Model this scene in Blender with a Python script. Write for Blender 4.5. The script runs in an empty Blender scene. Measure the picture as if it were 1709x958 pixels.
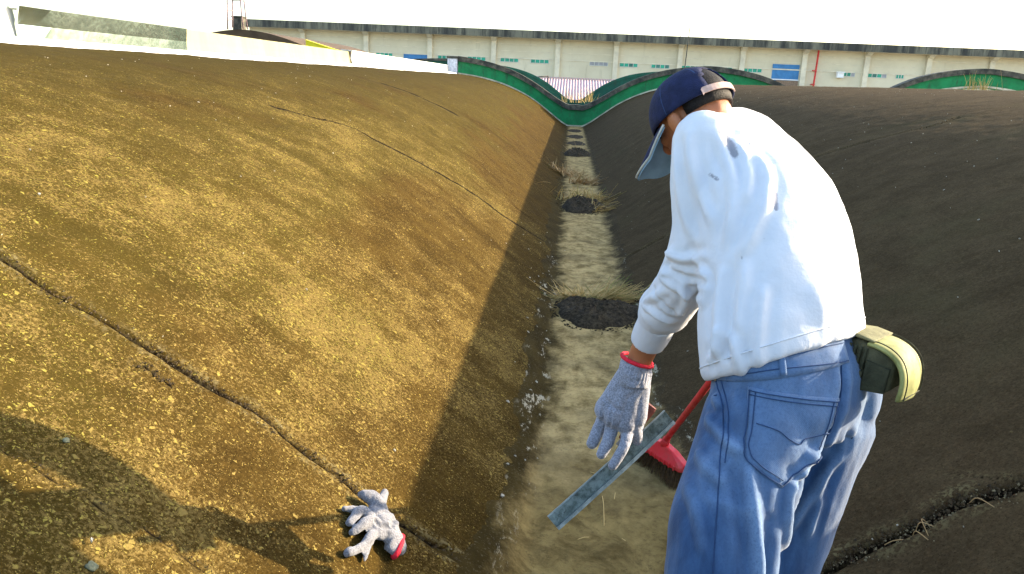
import bpy, bmesh, math, random
import numpy as np
from mathutils import Vector, Matrix
from mathutils.bvhtree import BVHTree

S = bpy.context.scene
COL = S.collection
rnd = random.Random(7)
rng = np.random.default_rng(11)

# ------------------------------------------------------------------ camera
EYE = np.array((-0.23, 0.0, 1.55))
cam = bpy.data.cameras.new("camera")
camo = bpy.data.objects.new("camera", cam)
COL.objects.link(camo)
CM = np.array([[0.9965312, -0.0591384, 0.0585518], [0.07153, 0.2490842, -0.9658367], [0.0425337, 0.9666746, 0.2524503]])          # camera axes, world rows
camo.matrix_world = Matrix([[*CM[0], EYE[0]], [*CM[1], EYE[1]], [*CM[2], EYE[2]], [0, 0, 0, 1]])
cam.sensor_width = 36.0
cam.lens = 1330.0 / 1709.0 * 36.0
cam.clip_start = 0.05
cam.clip_end = 4000.0
S.camera = camo

# ------------------------------------------------------------------ light
SUN_TO = Vector((1.0, 0.37, 0.335)).normalized()
sun_el = math.asin(SUN_TO.z)
world = bpy.data.worlds.new("World")
S.world = world
world.use_nodes = True
wn = world.node_tree
wn.nodes.clear()
sky = wn.nodes.new("ShaderNodeTexSky")
sky.sky_type = 'NISHITA'
sky.sun_disc = False
sky.sun_elevation = sun_el
sky.sun_rotation = math.atan2(SUN_TO.x, SUN_TO.y)
sky.altitude = 0.0
sky.air_density = 1.0
sky.dust_density = 2.0
sky.ozone_density = 1.0
bg = wn.nodes.new("ShaderNodeBackground")
bg.inputs["Strength"].default_value = 0.15
wo = wn.nodes.new("ShaderNodeOutputWorld")
wn.links.new(sky.outputs[0], bg.inputs[0])
wn.links.new(bg.outputs[0], wo.inputs[0])
sd = bpy.data.lights.new("sun", 'SUN')
sd.energy = 3.2
sd.angle = math.radians(0.53)
sd.color = (1.0, 0.84, 0.62)
so = bpy.data.objects.new("sun", sd)
so.rotation_euler = (-SUN_TO).to_track_quat('-Z', 'Y').to_euler()
so.location = (20, 6, 12)
COL.objects.link(so)
S.view_settings.view_transform = 'Standard'
S.view_settings.look = 'None'
S.view_settings.exposure = 2.2
S.view_settings.gamma = 1.0
S.view_settings.use_curve_mapping = False

# ------------------------------------------------------------------ helpers
def V(p): return np.array(p, float)
def unit(v):
    v = np.array(v, float); return v / np.linalg.norm(v)

def hash3(i, j, k):
    h = (i * 374761393 + j * 668265263 + k * 1274126177) & 0xffffffff
    h = ((h ^ (h >> 13)) * 1103515245) & 0xffffffff
    h = ((h ^ (h >> 15)) * 2246822519) & 0xffffffff
    return ((h >> 8) & 0xffff) / 65535.0

def vnoise(p, freq=1.0, seed=0):
    """smooth value noise, -1..1, of an (n,3) array"""
    q = np.asarray(p, float) * freq + seed * 17.31 + 1000.0
    i = np.floor(q).astype(np.int64); f = q - i
    f = f * f * (3 - 2 * f)
    r = 0
    for a in (0, 1):
        for b in (0, 1):
            for c in (0, 1):
                w = (f[:, 0] if a else 1 - f[:, 0]) * (f[:, 1] if b else 1 - f[:, 1]) * (f[:, 2] if c else 1 - f[:, 2])
                r = r + w * hash3(i[:, 0] + a, i[:, 1] + b, i[:, 2] + c)
    return r * 2 - 1

def fbm(p, freq, n=3, seed=0):
    r = 0; a = 1.0
    for k in range(n):
        r = r + a * vnoise(p, freq * 2 ** k, seed + k); a *= .5
    return r

def pchip(xs, ys):
    xs = np.array(xs, float); ys = np.array(ys, float); h = np.diff(xs); d = np.diff(ys) / h
    m = np.zeros(len(xs))
    for i in range(1, len(xs) - 1):
        if d[i - 1] * d[i] > 0:
            w1 = 2 * h[i] + h[i - 1]; w2 = h[i] + 2 * h[i - 1]
            m[i] = (w1 + w2) / (w1 / d[i - 1] + w2 / d[i])
    m[0] = d[0]; m[-1] = 0
    def f(x):
        x = np.clip(np.asarray(x, float), xs[0], xs[-1])
        i = np.clip(np.searchsorted(xs, x) - 1, 0, len(h) - 1)
        t = (x - xs[i]) / h[i]
        return (ys[i] * (2 * t**3 - 3 * t**2 + 1) + h[i] * m[i] * (t**3 - 2 * t**2 + t)
                + ys[i + 1] * (-2 * t**3 + 3 * t**2) + h[i] * m[i + 1] * (t**3 - t**2))
    return f

_prof = pchip([0, 0.26, 0.36, 0.6, 0.9, 1.5, 2.1, 2.7, 3.3, 3.9, 4.6], [0, 0.0, 0.05, 0.2, 0.42, 0.84, 1.15, 1.37, 1.515, 1.605, 1.66])
def prof(x):
    """height of the roof's wave: valley at 0, crests at 4.6, next valley at 9.2 ..."""
    x = np.abs(np.asarray(x, float)) % 9.2
    return _prof(np.where(x > 4.6, 9.2 - x, x))
def prof_n(x):
    e = 1e-3
    s = (prof(x + e) - prof(x - e)) / (2 * e)
    n = np.stack([-s, np.zeros_like(s), np.ones_like(s)], -1)
    return n / np.linalg.norm(n, axis=-1, keepdims=True)

class MB:
    """collects closed shapes for one mesh"""
    def __init__(self): self.v = []; self.f = []
    def add(self, vs, fs):
        o = len(self.v); self.v += [tuple(map(float, p)) for p in vs]
        self.f += [tuple(i + o for i in q) for q in fs]; return self
    def box(self, lo, hi, M=None):
        x0, y0, z0 = lo; x1, y1, z1 = hi
        vs = [(x0, y0, z0), (x1, y0, z0), (x1, y1, z0), (x0, y1, z0), (x0, y0, z1), (x1, y0, z1), (x1, y1, z1), (x0, y1, z1)]
        if M is not None: vs = [tuple(M @ Vector(p)) for p in vs]
        return self.add(vs, [(0, 3, 2, 1), (4, 5, 6, 7), (0, 1, 5, 4), (1, 2, 6, 5), (2, 3, 7, 6), (3, 0, 4, 7)])
    def rings(self, rs, cap=True, closed=True):
        n = len(rs[0]); o = []
        vs = [p for r in rs for p in r]; fs = []
        for i in range(len(rs) - 1):
            for j in range(n if closed else n - 1):
                k = (j + 1) % n
                fs.append((i * n + j, i * n + k, (i + 1) * n + k, (i + 1) * n + j))
        if cap:
            fs.append(tuple(range(n - 1, -1, -1))); m = (len(rs) - 1) * n
            fs.append(tuple(range(m, m + n)))
        return self.add(vs, fs)
    def tube(self, pts, rad, n=12, round_ends=True, squash=None, sax=None, sub=4):
        """swept circle through pts; radius per point; sax = axis along which it is squashed"""
        pts = [V(p) for p in pts]
        rad = list(rad) if hasattr(rad, '__len__') else [rad] * len(pts)
        if sub and len(pts) > 2:
            P, R = [], []
            for i in range(len(pts) - 1):
                p0 = pts[max(i - 1, 0)]; p1 = pts[i]; p2 = pts[i + 1]; p3 = pts[min(i + 2, len(pts) - 1)]
                for k in range(sub):
                    t = k / sub
                    P.append(.5 * (2 * p1 + (p2 - p0) * t + (2 * p0 - 5 * p1 + 4 * p2 - p3) * t * t + (3 * p1 - p0 - 3 * p2 + p3) * t**3))
                    R.append(rad[i] + (rad[i + 1] - rad[i]) * (t * t * (3 - 2 * t)))
            P.append(pts[-1]); R.append(rad[-1]); pts, rad = P, R
        if round_ends:
            a = unit(pts[0] - pts[1]); b = unit(pts[-1] - pts[-2])
            p0, r0, p1, r1 = pts[0], rad[0], pts[-1], rad[-1]
            pre = [(p0 + a * r0 * math.sin(t), r0 * math.cos(t)) for t in (1.45, 1.0, .5)]
            post = [(p1 + b * r1 * math.sin(t), r1 * math.cos(t)) for t in (.5, 1.0, 1.45)]
            pts = [p for p, _ in pre] + pts + [p for p, _ in post]
            rad = [r for _, r in pre] + rad + [r for _, r in post]
        rs = []; u = None
        for i, p in enumerate(pts):
            t = unit(pts[min(i + 1, len(pts) - 1)] - pts[max(i - 1, 0)])
            if u is None:
                h = V(sax) if sax is not None else (V((0, 0, 1)) if abs(t[2]) < .9 else V((1, 0, 0)))
                u = h
            u = unit(u - t * np.dot(u, t)); w = np.cross(t, u)
            q = squash if squash else 1.0
            rs.append([p + rad[i] * (q * u * math.cos(a) + w * math.sin(a)) for a in np.linspace(0, 2 * math.pi, n, endpoint=False)])
        return self.rings(rs)
    def ellipsoid(self, c, ax, ay, az, nu=20, nv=12):
        c = V(c); ax, ay, az = V(ax), V(ay), V(az); rs = []
        for i in range(nv + 1):
            t = -math.pi / 2 + math.pi * (i + .02) / (nv + .04)
            rs.append([c + az * math.sin(t) + math.cos(t) * (ax * math.cos(a) + ay * math.sin(a)) for a in np.linspace(0, 2 * math.pi, nu, endpoint=False)])
        return self.rings(rs)
    def mesh(self, name):
        m = bpy.data.meshes.new(name); m.from_pydata(self.v, [], self.f); m.update()
        return m

def grid_mesh(name, P, attrs=None):
    """P (ny,nx,3)"""
    ny, nx, _ = P.shape
    m = bpy.data.meshes.new(name)
    i = np.arange(ny * nx).reshape(ny, nx)
    q = np.stack([i[:-1, :-1], i[:-1, 1:], i[1:, 1:], i[1:, :-1]], -1).reshape(-1, 4)
    m.vertices.add(ny * nx); m.vertices.foreach_set('co', P.reshape(-1).astype(np.float32))
    m.loops.add(q.size); m.loops.foreach_set('vertex_index', q.reshape(-1).astype(np.int32))
    m.polygons.add(len(q)); m.polygons.foreach_set('loop_start', np.arange(0, q.size, 4, dtype=np.int32))
    m.update(calc_edges=True); m.validate()
    for k, a in (attrs or {}).items():
        t = m.attributes.new(k, 'FLOAT', 'POINT'); t.data.foreach_set('value', np.asarray(a, np.float32).reshape(-1))
    return m

def fix_normals(m):
    bm = bmesh.new(); bm.from_mesh(m); bmesh.ops.recalc_face_normals(bm, faces=bm.faces); bm.to_mesh(m); bm.free()

def obj(name, mesh, mat=None, parent=None, smooth=False, fix=True):
    if isinstance(mesh, MB):
        mesh = mesh.mesh(name); fix_normals(mesh)
    o = bpy.data.objects.new(name, mesh); COL.objects.link(o)
    if mat is not None and not mesh.materials: mesh.materials.append(mat)
    if smooth: mesh.shade_smooth()
    if parent is not None:
        o.parent = parent
        bpy_m = Matrix.Translation(parent.location) @ parent.rotation_euler.to_matrix().to_4x4() if parent.parent is None else None
        o.matrix_parent_inverse = bpy_m.inverted() if bpy_m is not None else (parent_world(parent)).inverted()
    return o
def parent_world(p):
    if p.parent is None: return Matrix.Translation(p.location) @ p.rotation_euler.to_matrix().to_4x4()
    return parent_world(p.parent) @ p.matrix_parent_inverse @ (Matrix.Translation(p.location) @ p.rotation_euler.to_matrix().to_4x4())
def tag(o, label=None, cat=None, group=None, kind=None):
    if label: o['label'] = label
    if cat: o['category'] = cat
    if group: o['group'] = group
    if kind: o['kind'] = kind
    return o
def thing(name, label, cat, loc=(0, 0, 0), group=None):
    o = bpy.data.objects.new(name, None); COL.objects.link(o); o.location = loc
    o.empty_display_size = .1
    return tag(o, label, cat, group)
def bevel(o, w, seg=2):
    b = o.modifiers.new('bevel', 'BEVEL'); b.width = w; b.segments = seg; b.limit_method = 'ANGLE'; b.angle_limit = .6
    return o

def remesh(mb, voxel, smooth=4, name='m'):
    """the union of the closed shapes as one skin"""
    m = mb.mesh(name); fix_normals(m)
    o = bpy.data.objects.new(name, m); COL.objects.link(o)
    r = o.modifiers.new('r', 'REMESH'); r.mode = 'VOXEL'; r.voxel_size = voxel; r.adaptivity = 0
    dg = bpy.context.evaluated_depsgraph_get()
    me = bpy.data.meshes.new_from_object(o.evaluated_get(dg))
    bpy.data.objects.remove(o); bpy.data.meshes.remove(m)
    co = get_co(me); ed = np.empty(len(me.edges) * 2, np.int32); me.edges.foreach_get('vertices', ed); ed = ed.reshape(-1, 2)
    cnt = np.bincount(ed.ravel(), minlength=len(co))[:, None].astype(float)
    for k in range(smooth):
        for f in (.6, -.3):
            s = np.zeros_like(co)
            for a in range(3):
                s[:, a] = np.bincount(ed[:, 0], co[ed[:, 1], a], len(co)) + np.bincount(ed[:, 1], co[ed[:, 0], a], len(co))
            co = co + f * (s / cnt - co)
    set_co(me, co)
    me.name = name
    return me
def get_co(m):
    c = np.empty(len(m.vertices) * 3, np.float32); m.vertices.foreach_get('co', c); return c.reshape(-1, 3).astype(float)
def set_co(m, c):
    m.vertices.foreach_set('co', c.astype(np.float32).reshape(-1)); m.update()
def get_no(m):
    c = np.empty(len(m.vertices) * 3, np.float32); m.vertices.foreach_get('normal', c); return c.reshape(-1, 3).astype(float)
def bvh_of(m):
    m.calc_loop_triangles()
    return BVHTree.FromPolygons([v.co[:] for v in m.vertices], [p.vertices[:] for p in m.polygons])
VIEW = unit((0.07, .97, -.2))
def snap(bvh, p, d=None):
    """nearest skin point in front of p along d"""
    d = Vector(VIEW if d is None else d); p = Vector(p)
    h = bvh.ray_cast(p - d * .6, d)
    if h[0] is None:
        h = bvh.find_nearest(p)
    return V(h[0]), V(h[1])
def dense(pts, n=8):
    pts = [V(p) for p in pts]; out = []
    for i in range(len(pts) - 1):
        p0 = pts[max(i - 1, 0)]; p1 = pts[i]; p2 = pts[i + 1]; p3 = pts[min(i + 2, len(pts) - 1)]
        for k in range(n):
            t = k / n
            out.append(.5 * (2 * p1 + (p2 - p0) * t + (2 * p0 - 5 * p1 + 4 * p2 - p3) * t * t + (3 * p1 - p0 - 3 * p2 + p3) * t**3))
    out.append(pts[-1]); return out
def smooth_line(q, n=4):
    q = np.array(q)
    for _ in range(n): q[1:-1] = .5 * q[1:-1] + .25 * (q[:-2] + q[2:])
    return q
def folds(m, lines, gain=1.0):
    """cloth folds: ridges (amp>0) and furrows along polylines laid on the skin"""
    bvh = bvh_of(m); co = get_co(m); no = get_no(m); d = np.zeros(len(co))
    for pts, amp, wid in lines:
        q = np.array([snap(bvh, p)[0] for p in dense(pts, 10)]); q = np.array(dense(smooth_line(q), 5))
        lo = q.min(0) - 3 * wid; hi = q.max(0) + 3 * wid
        idx = np.where(np.all((co > lo) & (co < hi), 1))[0]
        if not len(idx): continue
        t = np.linspace(0, 1, len(q)); w = np.minimum(1, np.minimum(t, 1 - t) * 5 + .12)
        dd = np.linalg.norm(co[idx][:, None] - q[None], axis=2)
        k = dd.argmin(1); g = dd.min(1) / wid
        d[idx] += gain * amp * w[k] * (np.exp(-g * g) - .35 * np.exp(-(g - 1.9)**2 * 1.5))
    set_co(m, co + no * d[:, None])
    return d
def attr(m, name, val):
    a = m.attributes.new(name, 'FLOAT', 'POINT'); a.data.foreach_set('value', np.asarray(val, np.float32))

# ------------------------------------------------------------------ materials
class NT:
    def __init__(self, name):
        self.m = bpy.data.materials.new(name); self.m.use_nodes = True
        self.t = self.m.node_tree; self.t.nodes.clear()
        self.out = self.n("ShaderNodeOutputMaterial"); self.b = self.n("ShaderNodeBsdfPrincipled")
        self.l(self.b.outputs[0], self.out.inputs[0])
        self.geo = self.n("ShaderNodeNewGeometry"); self.pos = self.geo.outputs["Position"]
    def n(self, t, **k):
        x = self.t.nodes.new(t)
        for a, b in k.items(): setattr(x, a, b)
        return x
    def l(self, a, b): self.t.links.new(a, b)
    def val(self, s, v):
        if isinstance(v, (int, float)): s.default_value = v
        elif isinstance(v, (tuple, list)): s.default_value = (*v, 1)[:len(s.default_value)] if len(v) == 3 and len(s.default_value) == 4 else v
        else: self.l(v, s)
    def mapping(self, scale=(1, 1, 1), rot=(0, 0, 0), src=None):
        x = self.n("ShaderNodeMapping"); self.l(src or self.pos, x.inputs[0])
        x.inputs["Scale"].default_value = scale; x.inputs["Rotation"].default_value = rot
        return x.outputs[0]
    def noise(self, scale, detail=4, rough=.6, vec=None, dist=0):
        x = self.n("ShaderNodeTexNoise"); self.l(vec or self.pos, x.inputs["Vector"])
        x.inputs["Scale"].default_value = scale; x.inputs["Detail"].default_value = detail
        x.inputs["Roughness"].default_value = rough; x.inputs["Distortion"].default_value = dist
        return x.outputs[0]
    def voro(self, scale, vec=None, feature='F1', out=0, rnd_=1.0):
        x = self.n("ShaderNodeTexVoronoi", feature=feature); self.l(vec or self.pos, x.inputs["Vector"])
        x.inputs["Scale"].default_value = scale; x.inputs["Randomness"].default_value = rnd_
        return x.outputs[out]
    def ramp(self, f, a, b, va=0.0, vb=1.0, smooth=True):
        x = self.n("ShaderNodeMapRange", interpolation_type='SMOOTHSTEP' if smooth else 'LINEAR')
        self.l(f, x.inputs[0]); x.inputs[1].default_value = a; x.inputs[2].default_value = b
        x.inputs[3].default_value = va; x.inputs[4].default_value = vb
        return x.outputs[0]
    def mix(self, f, a, b, mode='MIX'):
        x = self.n("ShaderNodeMix", data_type='RGBA', blend_type=mode)
        self.val(x.inputs[0], f); self.val(x.inputs[6], a); self.val(x.inputs[7], b)
        return x.outputs[2]
    def math(self, op, a, b=0.0):
        x = self.n("ShaderNodeMath", operation=op); self.val(x.inputs[0], a); self.val(x.inputs[1], b); return x.outputs[0]
    def attr(self, name):
        x = self.n("ShaderNodeAttribute", attribute_name=name); return x.outputs["Fac"]
    def xyz(self, src=None):
        x = self.n("ShaderNodeSeparateXYZ"); self.l(src or self.pos, x.inputs[0]); return x.outputs
    def bump(self, h, strength=.5, dist=.01, prev=None):
        x = self.n("ShaderNodeBump"); x.inputs["Strength"].default_value = strength; x.inputs["Distance"].default_value = dist
        self.l(h, x.inputs["Height"])
        if prev is not None: self.l(prev, x.inputs["Normal"])
        return x.outputs[0]
    def done(self, color, rough=.85, normal=None, metal=0.0, spec=.3, sheen=0.0, trans=0.0):
        b = self.b
        self.val(b.inputs["Base Color"], color); self.val(b.inputs["Roughness"], rough); self.val(b.inputs["Metallic"], metal)
        b.inputs["Specular IOR Level"].default_value = spec
        if sheen: b.inputs["Sheen Weight"].default_value = sheen; b.inputs["Sheen Roughness"].default_value = .5
        if normal is not None: self.l(normal, b.inputs["Normal"])
        return self.m

def plain(name, c, rough=.6, metal=0.0, var=.25, scale=12, spec=.3, bump=.0, bscale=60):
    t = NT(name)
    n = t.noise(scale, 5, .6)
    col = t.mix(t.ramp(n, .3, .7), tuple(x * (1 - var) for x in c), tuple(min(1, x * (1 + var)) for x in c))
    nm = t.bump(t.noise(bscale, 4, .6), bump, .01) if bump else None
    return t.done(col, rough, nm, metal, spec)

def roof_mat(name, base_a, base_b, lich, lich_amt, fine_amt):
    t = NT(name)
    big = t.noise(.9, 4, .6); mid = t.noise(5, 5, .65); fine = t.noise(60, 6, .75)
    st = t.mapping((1, 1, 1))
    col = t.mix(t.ramp(mid, .3, .72), base_a, base_b)
    col = t.mix(t.ramp(fine, .42, .75, 0, .45), col, tuple(min(1, c * 2.0) for c in base_b))
    col = t.mix(t.ramp(t.noise(140, 3, .8), .5, .34, 0, .7), col, tuple(c * .35 for c in base_a))
    # lichen: crusty spots of several sizes, denser in drifts
    drift = t.ramp(t.math('ADD', t.math('MULTIPLY', big, .5), t.math('MULTIPLY', t.noise(4.5, 6, .75), .6)), .40, .72)
    drift = t.math('ADD', t.math('MULTIPLY', drift, .42), .48)
    x_, y_, z_ = t.xyz()
    zone = t.math('MULTIPLY', t.ramp(x_, -4.3, -2.2, .55, 1.0), t.ramp(y_, 14, 3, .72, 1.12))      # lichen thins out towards the dry crest and the far end
    drift = t.math('MULTIPLY', drift, zone)
    run = t.noise(2.6, 5, .7, t.mapping((.16, 1.0, .16)))                            # run-off streaks down the slope
    col = t.mix(t.ramp(run, .50, .70, 0, .32), col, tuple(c * .55 for c in base_a))
    drift = t.math('MULTIPLY', drift, t.ramp(run, .54, .72, 1.0, .75))
    wob = t.n("ShaderNodeVectorMath", operation='MULTIPLY_ADD')
    nz = t.n("ShaderNodeTexNoise"); t.l(t.pos, nz.inputs["Vector"]); nz.inputs["Scale"].default_value = 45; nz.inputs["Detail"].default_value = 3
    t.l(nz.outputs[1], wob.inputs[0]); wob.inputs[1].default_value = (.035,) * 3; t.l(t.pos, wob.inputs[2])
    wv = wob.outputs[0]
    spots = None; hgt = None
    for sc, thr, seed in ((38, .30, 0), (80, .36, 1), (160, .42, 2)):
        vec = t.mapping((1, 1, 1), (0, 0, seed), wv)
        vo = t.n("ShaderNodeTexVoronoi"); t.l(vec, vo.inputs["Vector"]); vo.inputs["Scale"].default_value = sc
        sep = t.n("ShaderNodeSeparateColor"); t.l(vo.outputs["Color"], sep.inputs[0])
        r = t.math('MULTIPLY', t.ramp(sep.outputs[0], .25, 1.0, .0, 1.0, False), thr * 1.35)
        thresh = t.math('MULTIPLY', r, t.math('MULTIPLY', drift, lich_amt))
        s = t.ramp(t.math('SUBTRACT', thresh, vo.outputs["Distance"]), -.02, .10)
        spots = s if spots is None else t.math('MAXIMUM', spots, s)
    col = t.mix(t.math('MULTIPLY', t.ramp(t.math('ADD', t.noise(.9, 4, .6), t.math('MULTIPLY', t.ramp(x_, -.7, -1.9), .30)), .55, .78), .6), col, tuple(c * f for c, f in zip(base_b, (.78, .98, .85))))
    grit = t.ramp(t.math('ADD', t.math('MULTIPLY', t.noise(95, 4, .8), .7), t.math('MULTIPLY', drift, .3)), .56, .70, 0, fine_amt)
    hue = t.ramp(t.math('ADD', t.noise(.9, 4, .6), t.math('MULTIPLY', t.ramp(x_, -.7, -1.9), .30)), .55, .78)
    lich2 = t.mix(hue, lich, tuple(c * f for c, f in zip(lich, (.74, 1.0, .60))))
    lc = t.mix(t.noise(9, 3), lich2, tuple(c * f for c, f in zip(lich, (.85, 1.02, .6))))
    lcol = t.mix(t.ramp(t.noise(30, 3), .3, .7), lc, tuple(c * .65 for c in lich))
    col = t.mix(grit, col, tuple(c * .75 for c in lich))
    col = t.mix(t.math('MULTIPLY', spots, .85), col, lcol)
    return t, col, fine, spots, grit

def finish_roof(t, col, fine, spots, grit):
    cr = t.attr('crack')
    col = t.mix(t.ramp(t.math('ADD', cr, t.math('MULTIPLY', t.noise(40, 4), .3)), .34, .66), col, (.010, .007, .004))
    lp = t.attr('lip')
    col = t.mix(t.math('MULTIPLY', lp, t.ramp(t.noise(70, 4), .45, .62)), col, (.16, .13, .06))
    h = t.math('ADD', t.math('MULTIPLY', fine, .6), t.math('MULTIPLY', t.math('ADD', spots, grit), .5))
    nm = t.bump(h, .75, .006)
    return t.done(col, .95, nm, 0, .02)

# ------------------------------------------------------------------ the roof we stand on
t_, c_, f_, s_, g_ = roof_mat("mossy_roof", (.030, .0182, .0046), (.057, .0352, .0080), (.34, .235, .075), .98, .52)
M_LEFT = finish_roof(t_, c_, f_, s_, g_)
t_, c_, f_, s_, g_ = roof_mat("bare_roof", (.047, .0315, .015), (.073, .0495, .0242), (.14, .10, .05), .45, .35)
M_RIGHT = finish_roof(t_, c_, f_, s_, g_)

CRACKS = [  # (points on the roof, half width, strength)
    ([(-2.027, 2.120, 1.117), (-1.793, 2.079, 1.004), (-1.656, 2.049, 0.930), (-1.544, 2.068, 0.865), (-1.418, 2.066, 0.789), (-1.303, 2.090, 0.712), (-1.190, 2.104, 0.632), (-1.095, 2.128, 0.562), (-0.977, 2.118, 0.475), (-0.861, 2.119, 0.391), (-0.787, 2.115, 0.335), (-0.716, 2.121, 0.282), (-0.570, 2.128, 0.179), (-0.431, 2.140, 0.090), (-0.308, 2.140, 0.017)], .013, 1.0),
    ([(-2.417, 5.895, 1.276), (-2.362, 5.929, 1.256), (-2.211, 6.162, 1.196), (-2.034, 6.540, 1.121), (-1.754, 6.621, 0.983), (-1.483, 6.804, 0.830), (-1.250, 7.000, 0.675), (-0.999, 7.186, 0.492), (-0.778, 7.243, 0.329), (-0.558, 7.404, 0.172), (-0.325, 7.468, 0.028)], .032, .52),
    ([(-2.830, 11.294, 1.407), (-2.633, 11.361, 1.350), (-2.437, 11.446, 1.284), (-2.135, 11.444, 1.165), (-1.849, 11.558, 1.033)], .075, .7),
    ([(-1.403, 1.438, 0.779), (-1.344, 1.458, 0.739), (-1.286, 1.463, 0.700), (-1.228, 1.470, 0.658), (-1.164, 1.478, 0.613), (-1.103, 1.494, 0.568), (-1.040, 1.496, 0.521), (-0.975, 1.496, 0.474), (-0.897, 1.500, 0.418)], .006, .38),
    ([(-1.370, 1.974, 0.757), (-1.340, 1.993, 0.736), (-1.308, 1.987, 0.714), (-1.274, 1.993, 0.692)], .006, .5),
    ([(0.471, 2.105, 0.115), (0.602, 2.116, 0.200), (0.711, 2.118, 0.278), (0.815, 2.115, 0.357), (0.873, 2.110, 0.399), (0.934, 2.115, 0.443), (0.996, 2.093, 0.489), (1.055, 2.067, 0.532), (1.169, 2.050, 0.616)], .020, 1.0),
    ([(0.965, 7.687, 0.467), (1.270, 7.335, 0.689), (1.546, 7.023, 0.867), (1.800, 6.914, 1.007), (2.120, 6.761, 1.158), (2.386, 6.633, 1.265), (2.619, 6.559, 1.345), (2.843, 6.678, 1.410)], .022, .32),
    ([(0.327, 6.978, 0.029), (0.536, 7.074, 0.157), (0.681, 7.024, 0.257)], .022, .6),
    ([(0.961, 2.260, 0.463), (1.014, 2.168, 0.502), (1.066, 2.092, 0.541)], .006, .4),
]
def axis(*segs):
    out = []
    for a, b, s in segs: out.append(np.arange(a, b - 1e-6, s))
    return np.concatenate(out + [[segs[-1][1]]])
def vault(side, name, mat):
    ax = axis((0, .3, .03), (.3, 2.1, .0115), (2.1, 3.2, .025), (3.2, 4.6, .05), (4.6, 9.2, .15))
    ys = axis((-5, 1.0, .3), (1.0, 1.3, .05), (1.3, 3.6, .0115), (3.6, 5.0, .022), (5, 8.5, .03), (8.5, 13, .07), (13, 29.12, .16))
    X, Y = np.meshgrid(side * ax, ys)
    Z = prof(X)
    P = np.stack([X, Y, Z], -1).reshape(-1, 3)
    n = prof_n(P[:, 0])
    d = .0055 * np.clip((np.abs(P[:, 0]) - .35) / .5, 0, 1) * fbm(P * (1, 1, 0), 1.3, 2, 3) + .0028 * fbm(P, 14, 2, 5) + .0016 * vnoise(P, 45, 9)
    crack = np.zeros(len(P)); lip = np.zeros(len(P))
    for pts, w, st in CRACKS:
        pts = V(pts)
        if np.sign(pts[:, 0].mean()) != side: continue
        q = np.array(dense(pts, 24))
        q = q + .012 * np.stack([vnoise(q, 6, 1), vnoise(q, 9, 2), np.zeros(len(q))], 1) * min(1.6, w / .014)
        lo = q.min(0) - .25; hi = q.max(0) + .25
        idx = np.where((P[:, 0] > lo[0]) & (P[:, 0] < hi[0]) & (P[:, 1] > lo[1]) & (P[:, 1] < hi[1]))[0]
        dd = np.full(len(idx), 9.0)
        for a in q: dd = np.minimum(dd, np.linalg.norm(P[idx] - a, axis=1))
        wn_ = w * (.75 + .6 * np.clip(vnoise(P[idx], 5, 4), -1, 1))
        wn_ = np.maximum(wn_, .55 * w)
        g = np.exp(-(dd / wn_)**2)
        lp = np.exp(-((dd - 2.3 * w) / (1.3 * w))**2) * np.clip(.5 + .9 * vnoise(P[idx], 16, 6), 0, 1)
        far = w > .03                      # the distant joints are shallow
        d[idx] += st * (-(.15 if far else 2.0) * w * g + (0 if far else .22) * w * lp)
        crack[idx] = np.maximum(crack[idx], g * min(1, st + .2)); lip[idx] = np.maximum(lip[idx], lp * st * (.3 if far else 1))
    P = P + n * d[:, None]
    P[:, 2] = np.where(np.abs(P[:, 0]) < .3, np.minimum(P[:, 2], prof(P[:, 0])), P[:, 2])
    m = grid_mesh(name, P.reshape(X.shape + (3,)), {'crack': crack, 'lip': lip})
    if side < 0: m.flip_normals()
    o = obj(name, m, mat, smooth=True)
    return tag(o, kind='structure')
roof_l = tag(vault(-1, "vault_roof", M_LEFT), "sunlit mossy brown concrete vault roof left of the gutter")
roof_r = tag(vault(1, "vault_roof", M_RIGHT), "shaded dark concrete vault roof right of the gutter")
BV_L = bvh_of(roof_l.data)

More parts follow.
